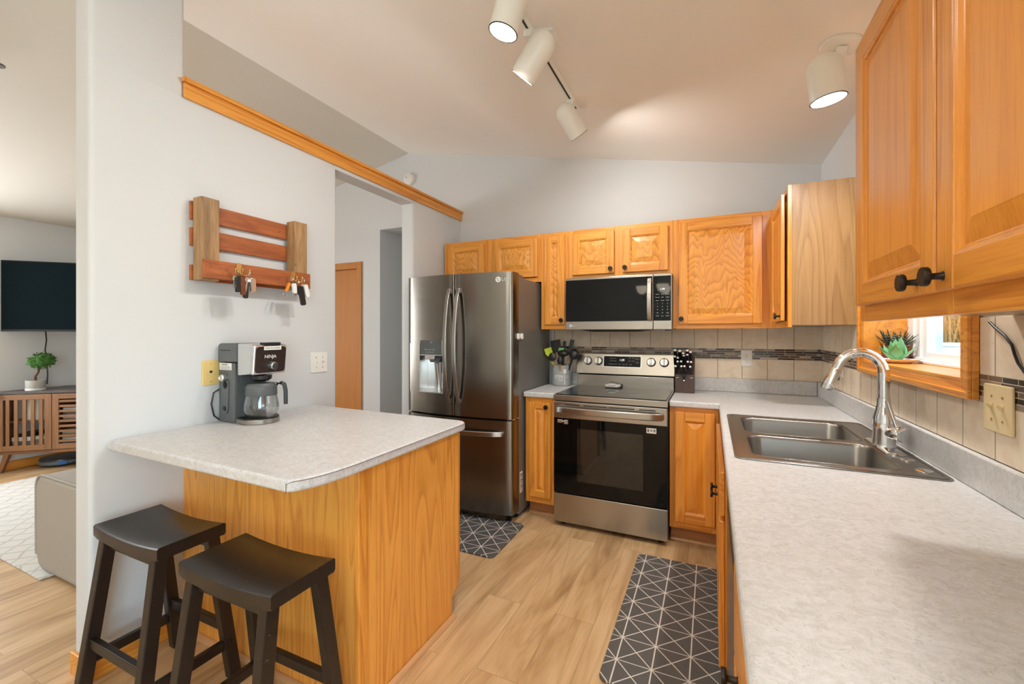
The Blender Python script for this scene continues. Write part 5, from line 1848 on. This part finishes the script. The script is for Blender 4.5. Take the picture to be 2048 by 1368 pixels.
MB().lathe([(.007, 0), (.007, .014), (.016, .020), (.014, .030), (0, .031)], (.030, -.0205, .735), (0, -1, 0), 20, True, False).build('knob', M['white'], ts, smooth=40)
for x, s in ((.06, -1), (SW - .06, 1)):
    for y, t in ((.035, -1), (.33, 1)):
        MB().loft([[(x + s * .05 - .014, y + t * .010 - .014, .0006), (x + s * .05 + .014, y + t * .01 - .014, .0006), (x + s * .05 + .014, y + t * .01 + .014, .0006), (x + s * .05 - .014, y + t * .01 + .014, .0006)],
                   [(x - .022, y - .022, Z0), (x + .022, y - .022, Z0), (x + .022, y + .022, Z0), (x - .022, y + .022, Z0)]]).build('leg', M['walnut_v'], ts, bevel=.003)
# things on its shelves, behind the slats
TS = Matrix.Translation((-6.843, -1.879, 0)) @ Matrix.Rotation(ang, 4, 'Z')


def shelf_item(name, label, cat, x0, x1, y0_, y1_, z0_, z1_, material, group, band=None):
    mm = MB().box(x0, x1, y0_, y1_, z0_, z1_)
    o_ = mm.xf(TS).build(name, material, None, bevel=.0015)
    return tag(o_, label, cat, group)


BK = 'books in the television stand'
for i, (x, w, hh, mm, lb) in enumerate(((.150, .035, .195, M['card'], 'tall kraft brown book on the upper shelf at the left of the stand'), (.190, .040, .205, M['paper'], 'tall cream binder, leftmost of three on the upper shelf of the stand'), (.238, .042, .205, M['paper'], 'tall cream binder, middle one of three on the upper shelf of the stand'), (.288, .040, .200, M['paper'], 'tall cream binder, rightmost of three on the upper shelf of the stand'), (.345, .030, .190, M['card'], 'slim kraft book beside the cream binders in the stand'))):
    shelf_item('book', lb, 'book', x, x + w, .06, .28, .4906, .4906 + hh, mm, BK)
zc_ = .2046
for i, (x0_, x1_, hh, mm, lb) in enumerate(((.075, .235, .045, M['label'], 'white boxed game at the bottom of the low pile behind the left slats'), (.080, .230, .040, M['greybox'], 'grey boxed game in the middle of the low pile behind the left slats'), (.078, .225, .038, M['label'], 'white boxed game on top of the low pile behind the left slats'))):
    shelf_item('game_box', lb, 'box', x0_, x1_, .05, .26, zc_, zc_ + hh, mm, 'boxes in the television stand')
    zc_ += hh + .0006
zc_ = .2046
for i, (hh, mm, lb) in enumerate(((.032, M['greybox'], 'grey case at the bottom of the pile right of the boxed games'), (.030, M['card'], 'kraft case second from the bottom of the pile right of the boxed games'), (.034, M['greybox'], 'grey case third from the bottom of the pile right of the boxed games'), (.030, M['paper'], 'cream case on top of the pile right of the boxed games'))):
    shelf_item('case', lb, 'box', .262, .405, .05, .24, zc_, zc_ + hh, mm, 'cases in the television stand')
    zc_ += hh + .0006
shelf_item('media_player', 'black media player on the lower shelf pile of the stand', 'device', .11, .235, .06, .25, .3304, .3604, M['black'], None)
zc_ = .2046
for i, (hh, mm, lb) in enumerate(((.026, M['paper'], 'cream papers at the bottom of the right compartment of the stand'), (.050, M['greybox'], 'grey box lying second in the right compartment of the stand'), (.024, M['label'], 'white folder lying third in the right compartment of the stand'), (.045, M['card'], 'kraft box lying fourth in the right compartment of the stand'), (.030, M['paper'], 'cream folder on top of the lower right compartment pile'))):
    shelf_item('paper_stack', lb, 'paper', .475, .800, .05, .30, zc_, zc_ + hh, mm, 'papers in the television stand')
    zc_ += hh + .0006
zc_ = .4906
for i, (hh, mm, lb) in enumerate(((.030, M['paper'], 'cream papers at the bottom of the upper right shelf'), (.050, M['greybox'], 'grey box in the middle of the upper right shelf'), (.030, M['label'], 'white papers on top of the upper right shelf pile'))):
    shelf_item('paper_stack', lb, 'paper', .480, .790, .05, .30, zc_, zc_ + hh, mm, 'papers in the television stand')
    zc_ += hh + .0006

# television across the corner, on an arm
ta = math.atan2(.69, .72)
tv = thing('television', 'large black flat television mounted across the living room corner', 'television', (-6.882, -1.846, 1.358), ta, None, local=True)
MB().box(0, 1.235, .003, .045, 0, .690).build('housing', M['black'], tv, bevel=.004)
MB().box(.010, 1.225, 0, .0029, .020, .682).build('screen', M['tvscreen'], tv)
MB().box(.72, .79, -.0012, .0029, .004, .012).build('maker_mark', M['print'], tv)
MB().box(.45, .78, .046, .060, .20, .50).box(.57, .66, .060, .55, .33, .38).build('wall_bracket', M['black'], tv)
TVI = (Matrix.Translation((-6.882, -1.846, 1.358)) @ Matrix.Rotation(ta, 4, 'Z')).inverted()
pp = [TVI @ (CAM + _ray(x, y) * w) for x, y, w in ((91, 660, 4.30), (93, 680, 4.36), (90, 700, 4.38), (94, 722, 4.38), (95, 750, 4.38), (94, 768, 4.37))]
MB().tube(pp, .006, 8).build('power_cord', M['black'], tv, smooth=50)
# topiary
tb_ = CAM + _ray(71, 770) * 4.22
tb_.z = .7826
tp = thing('topiary', 'small round topiary in a concrete pot on the television stand', 'plant', tuple(tb_))
MB().lathe([(.064, .0004), (.068, .006), (.070, .098), (.060, .098), (.060, .085), (0, .084)], tb_, (0, 0, 1), 32, True, False).build('pot', M['concrete'], tp, smooth=40)
MB().lathe([(.0695, .0002), (.0707, .004), (.0707, .018), (.069, .020)], tb_, (0, 0, 1), 32, True, False).build('saucer', M['label'], tp, smooth=40)
MB().tube([tb_ + Vector((0, 0, .08)), tb_ + Vector((-.006, 0, .13)), tb_ + Vector((.018, .012, .17)), tb_ + Vector((.030, .020, .24))], [.014, .011, .010, .010], 8).build('trunk', M['bark'], tp, smooth=50)
m = MB()
c0 = tb_ + Vector((.040, .032, .285))
rs = random.Random(5)
for i in range(650):
    z = rs.uniform(-1, 1)
    a = rs.uniform(0, 2 * PI)
    rr = math.sqrt(1 - z * z)
    n = Vector((rr * math.cos(a), rr * math.sin(a), z))
    p = c0 + Vector((n.x * .092, n.y * .092, n.z * .076)) * rs.uniform(.80, 1.0)
    t1 = (n.orthogonal().normalized() + Vector((rs.uniform(-1, 1), rs.uniform(-1, 1), rs.uniform(-1, 1))) * .7 + n * rs.uniform(0, .8)).normalized()
    t2 = n.cross(t1).normalized()
    L, w = rs.uniform(.018, .028), rs.uniform(.010, .015)
    tip = p + t1 * L + n * .004
    m.quad([p, p + t1 * L * .45 + t2 * w / 2 + n * .003, tip, p + t1 * L * .45 - t2 * w / 2 + n * .003])
m.sphere(c0, .074, 20, 12, (1.0, 1.0, .82))
m.build('foliage', M['leaf'], tp)
# robot vacuum
rv = Vector((-6.745, -1.455, 0))
rb = thing('robot_vacuum', 'black robot vacuum on the floor under the television stand', 'vacuum', tuple(rv))
MB().lathe([(.150, .012), (.168, .018), (.170, .060), (.164, .074), (.0, .078)], rv, (0, 0, 1), 40, True, False).build('body', G('vacuum_shell', lin(38, 42, 48), .3).m, rb, smooth=40)
MB().lathe([(.1705, .026), (.1715, .030), (.1715, .052), (.1705, .056)], rv, (0, 0, 1), 40, False, False).build('bumper', G('vacuum_bumper', lin(92, 102, 112), .3).m, rb, smooth=40)
vd2 = Vector((CAM.x - rv.x, CAM.y - rv.y, 0)).normalized()
av = math.atan2(vd2.x, -vd2.y)
MB().box(-.028, .028, -.016, .016, 0, .004).xf(facing(rv + vd2 * .1705 + Vector((0, 0, .042)), av)).build('front_sensor', M['blue'], rb)
m = MB()
for s in (-1, 1):
    m.cyl((rv.x + s * .09, rv.y - .012, .018), (rv.x + s * .09, rv.y + .012, .018), .0175)
m.build('wheel', M['black'], rb)
# rug
g = G('diamond_shag_rug', lin(226, 224, 216), .95)
p = g.sep(g.n('NewGeometry', out=0))
ns = g.math('MULTIPLY', g.noise(g.n('NewGeometry', out=0), 7, 2), .5)
u = g.math('ADD', g.math('MULTIPLY', p[0], 7.0), ns)
v = g.math('ADD', g.math('MULTIPLY', p[1], 7.0), ns)
def ln(x):
    return g.math('LESS_THAN', g.math('ABSOLUTE', g.math('SUBTRACT', g.math('FRACT', x), .5)), .07)
kk = g.math('MAXIMUM', ln(g.math('ADD', u, v)), ln(g.math('SUBTRACT', u, v)))
fz_ = g.noise(g.n('NewGeometry', out=0), 140, 3, .7)
g.color(g.mix(g.math('MULTIPLY', kk, .55), g.mix(fz_, lin(228, 226, 218), lin(206, 204, 196)), lin(176, 173, 164)))
g.bump(fz_, .5, .006)
tag(MB().prism(rrect(-5.16, -2.025, 2.38, .93, .01, 2), .0006, .013).build('rug', g.m, None, bevel=.004), 'cream diamond patterned rug on the living room floor', 'rug')
# sofa, seen past the partition
so = thing('sofa', 'light grey upholstered sofa arm beyond the partition', 'sofa', (-3.66, -1.92, .0135))
def arm_prof(y):
    pts = []
    x0_, x1_, zt_ = -4.150, -3.14, .545
    r = .085
    pts += [(x0_ + .075, .0145), (x0_ + .03, .035), (x0_ + .004, .09)]
    pts += [(x0_ + r - r * math.cos(R(t)), zt_ - r + r * math.sin(R(t))) for t in range(0, 91, 15)]
    pts += [(x1_ - .05, zt_), (x1_, zt_ - .05), (x1_, .0145)]
    return pts
for ya_, yb_ in ((-2.452, -2.215), (-1.62, -1.385)):
    am = MB().prism(arm_prof(0), 0, yb_ - ya_).xf(Matrix(((1, 0, 0, 0), (0, 0, 1, ya_), (0, 1, 0, 0), (0, 0, 0, 1)))).build('arm', M['sofa'], so, bevel=.022, seg=4, smooth=60)
    MB().tube([(x, ya_ + .004, z + .002) for x, z in arm_prof(0)[2:-1]], .006, 8).build('piping', M['sofa'], am, smooth=60)
MB().box(-4.10, -3.14, -2.2145, -1.6205, .014, .30).build('seat_base', M['sofa'], so, bevel=.02, seg=3)
for ya_, yb_ in ((-2.213, -1.622),):
    MB().box(-4.14, -3.38, ya_, yb_, .302, .46).build('seat_cushion', M['sofa'], so, bevel=.05, seg=4, smooth=60)
    MB().box(-3.42, -3.19, ya_ + .01, yb_ - .01, .47, .86).build('back_cushion', M['sofa'], so, bevel=.06, seg=4, smooth=60)
MB().box(-3.18, -3.05, -2.40, -1.43, .014, .80).build('back', M['sofa'], so, bevel=.03, seg=3, smooth=60)
# ceiling fan, one blade tip of which reaches into the photo
tipp = CAM + _ray(4, 130) * 2.15
hub = Vector((-4.42, -3.20, tipp.z + .02))
fn = thing('ceiling_fan', 'dark bladed ceiling fan over the living room, one blade tip showing', 'ceiling fan', (hub.x, hub.y, ceil_z(hub.x)))
zf = ceil_z(hub.x)
MB().lathe([(.075, 0), (.070, .06), (.02, .075)], (hub.x, hub.y, zf - .004), (0, 0, -1), 28).build('canopy', M['bronze'], fn, smooth=40)
MB().cyl((hub.x, hub.y, zf - .06), (hub.x, hub.y, hub.z + .05), .013).build('downrod', M['bronze'], fn, smooth=40)
MB().lathe([(.04, .06), (.11, .045), (.115, -.04), (.06, -.07), (0, -.075)], hub, (0, 0, 1), 32, True, False).build('motor_housing', M['bronze'], fn, smooth=40)
bd = Vector((tipp.x - hub.x, tipp.y - hub.y, 0))
bl = bd.length
for k in range(5):
    ba = math.atan2(bd.y, bd.x) + k * 2 * PI / 5
    pl_ = [(.16, -.045), (bl - .05, -.062)] + [(bl - .05 + .062 * math.cos(R(t)) * .9, .062 * math.sin(R(t))) for t in range(-75, 76, 15)] + [(bl - .05, .062), (.16, .045)]
    m = MB().prism(pl_, -.004, .004).box(.09, .20, -.015, .015, -.010, -.004)
    m.xf(Matrix.Translation((hub.x, hub.y, hub.z - .02)) @ Matrix.Rotation(ba, 4, 'Z') @ Matrix.Rotation(R(10), 4, 'X')).build('blade', G('fan_blade', lin(96, 92, 88), .5).m if k == 0 else bpy.data.materials['fan_blade'], fn, bevel=.002)

# ================================================================== DINING CHANDELIER (it shows as a reflection in the microwave)
ch = Vector((-1.53, -5.0, 0))
zc2 = ceil_z(ch.x)
cl = thing('chandelier', 'three shade dark bronze chandelier over the dining end', 'chandelier', (ch.x, ch.y, zc2))
MB().lathe([(.06, 0), (.055, .02), (.012, .03)], (ch.x, ch.y, zc2 - .004), (0, 0, -1), 24).build('canopy', M['bronze'], cl, smooth=40)
MB().cyl((ch.x, ch.y, zc2 - .03), (ch.x, ch.y, 1.96), .009).sphere((ch.x, ch.y, 1.94), .035).build('stem', M['bronze'], cl, smooth=40)
for k in range(3):
    a = R(60 + 120 * k)
    e = Vector((math.cos(a), math.sin(a), 0))
    am = MB().tube([ch + Vector((0, 0, 1.95)), ch + e * .08 + Vector((0, 0, 1.90)), ch + e * .19 + Vector((0, 0, 1.93)), ch + e * .24 + Vector((0, 0, 2.02))], .008, 8).build('arm', M['bronze'], cl, smooth=50)
    p = ch + e * .24 + Vector((0, 0, 2.02))
    MB().lathe([(.025, 0), (.070, .035), (.095, .110), (.098, .135), (.094, .135), (.090, .110), (.065, .04), (.02, .006)], p, (0, 0, 1), 28, True, True).build('shade', M['shade'], am, smooth=50)
    lamp('chandelier_lamp', 'POINT', tuple(p + Vector((0, 0, .085))), 92, (1.0, .93, .82), size=.03)

# ================================================================== OUTSIDE THE KITCHEN WINDOW
struct(MB().box(.6, 16, -9, 16, -.62, -.6).build('ground', M['turf']))
fe = thing('garden_fence', 'white vinyl fence in the yard outside the kitchen window', 'fence', (5.2, 5.6, -.6))
MB().box(1.2, 9.2, 5.58, 5.62, -.5, 1.135).build('panel', M['fence'], fe)
for k in range(5):
    MB().box(1.15 + k * 1.99, 1.28 + k * 1.99, 5.53, 5.579, -.598, 1.22).build('post', M['fence'], fe, bevel=.01)
MB().box(1.2, 9.2, 5.55, 5.6515, 1.1352, 1.19).build('top_rail', M['fence'], fe)
bs = thing('shrub', 'bare golden twigged shrub behind the white fence outside the window', 'shrub', (3.0, 6.6, -.6))
m = MB()
rs = random.Random(11)
for i in range(170):
    a = rs.uniform(0, 2 * PI)
    p0 = Vector((3.2 + rs.uniform(-1.4, 1.4), 6.6 + rs.uniform(-.5, .5), -.59))
    L = rs.uniform(2.2, 4.0)
    lean = Vector((math.cos(a), math.sin(a), 0)) * rs.uniform(.1, .5)
    pts = [p0, p0 + Vector((0, 0, L * .4)) + lean * .3, p0 + Vector((0, 0, L * .75)) + lean * .8, p0 + Vector((0, 0, L)) + lean * 1.5]
    m.tube(pts, [.022, .018, .012, .005], 5)
    for k in range(5):
        q0 = pts[1].lerp(pts[3], rs.random())
        b = rs.uniform(0, 2 * PI)
        m.tube([q0, q0 + Vector((math.cos(b) * .2, math.sin(b) * .2, .18)), q0 + Vector((math.cos(b) * .34, math.sin(b) * .34, .42))], [.009, .007, .003], 4)
m.build('twigs', M['straw'], bs)
hs = struct(MB().box(-2, 14, 11, 11.4, -.6, 5).build('wall_neighbour', G('neighbour_siding', lin(142, 130, 116), .8).m))
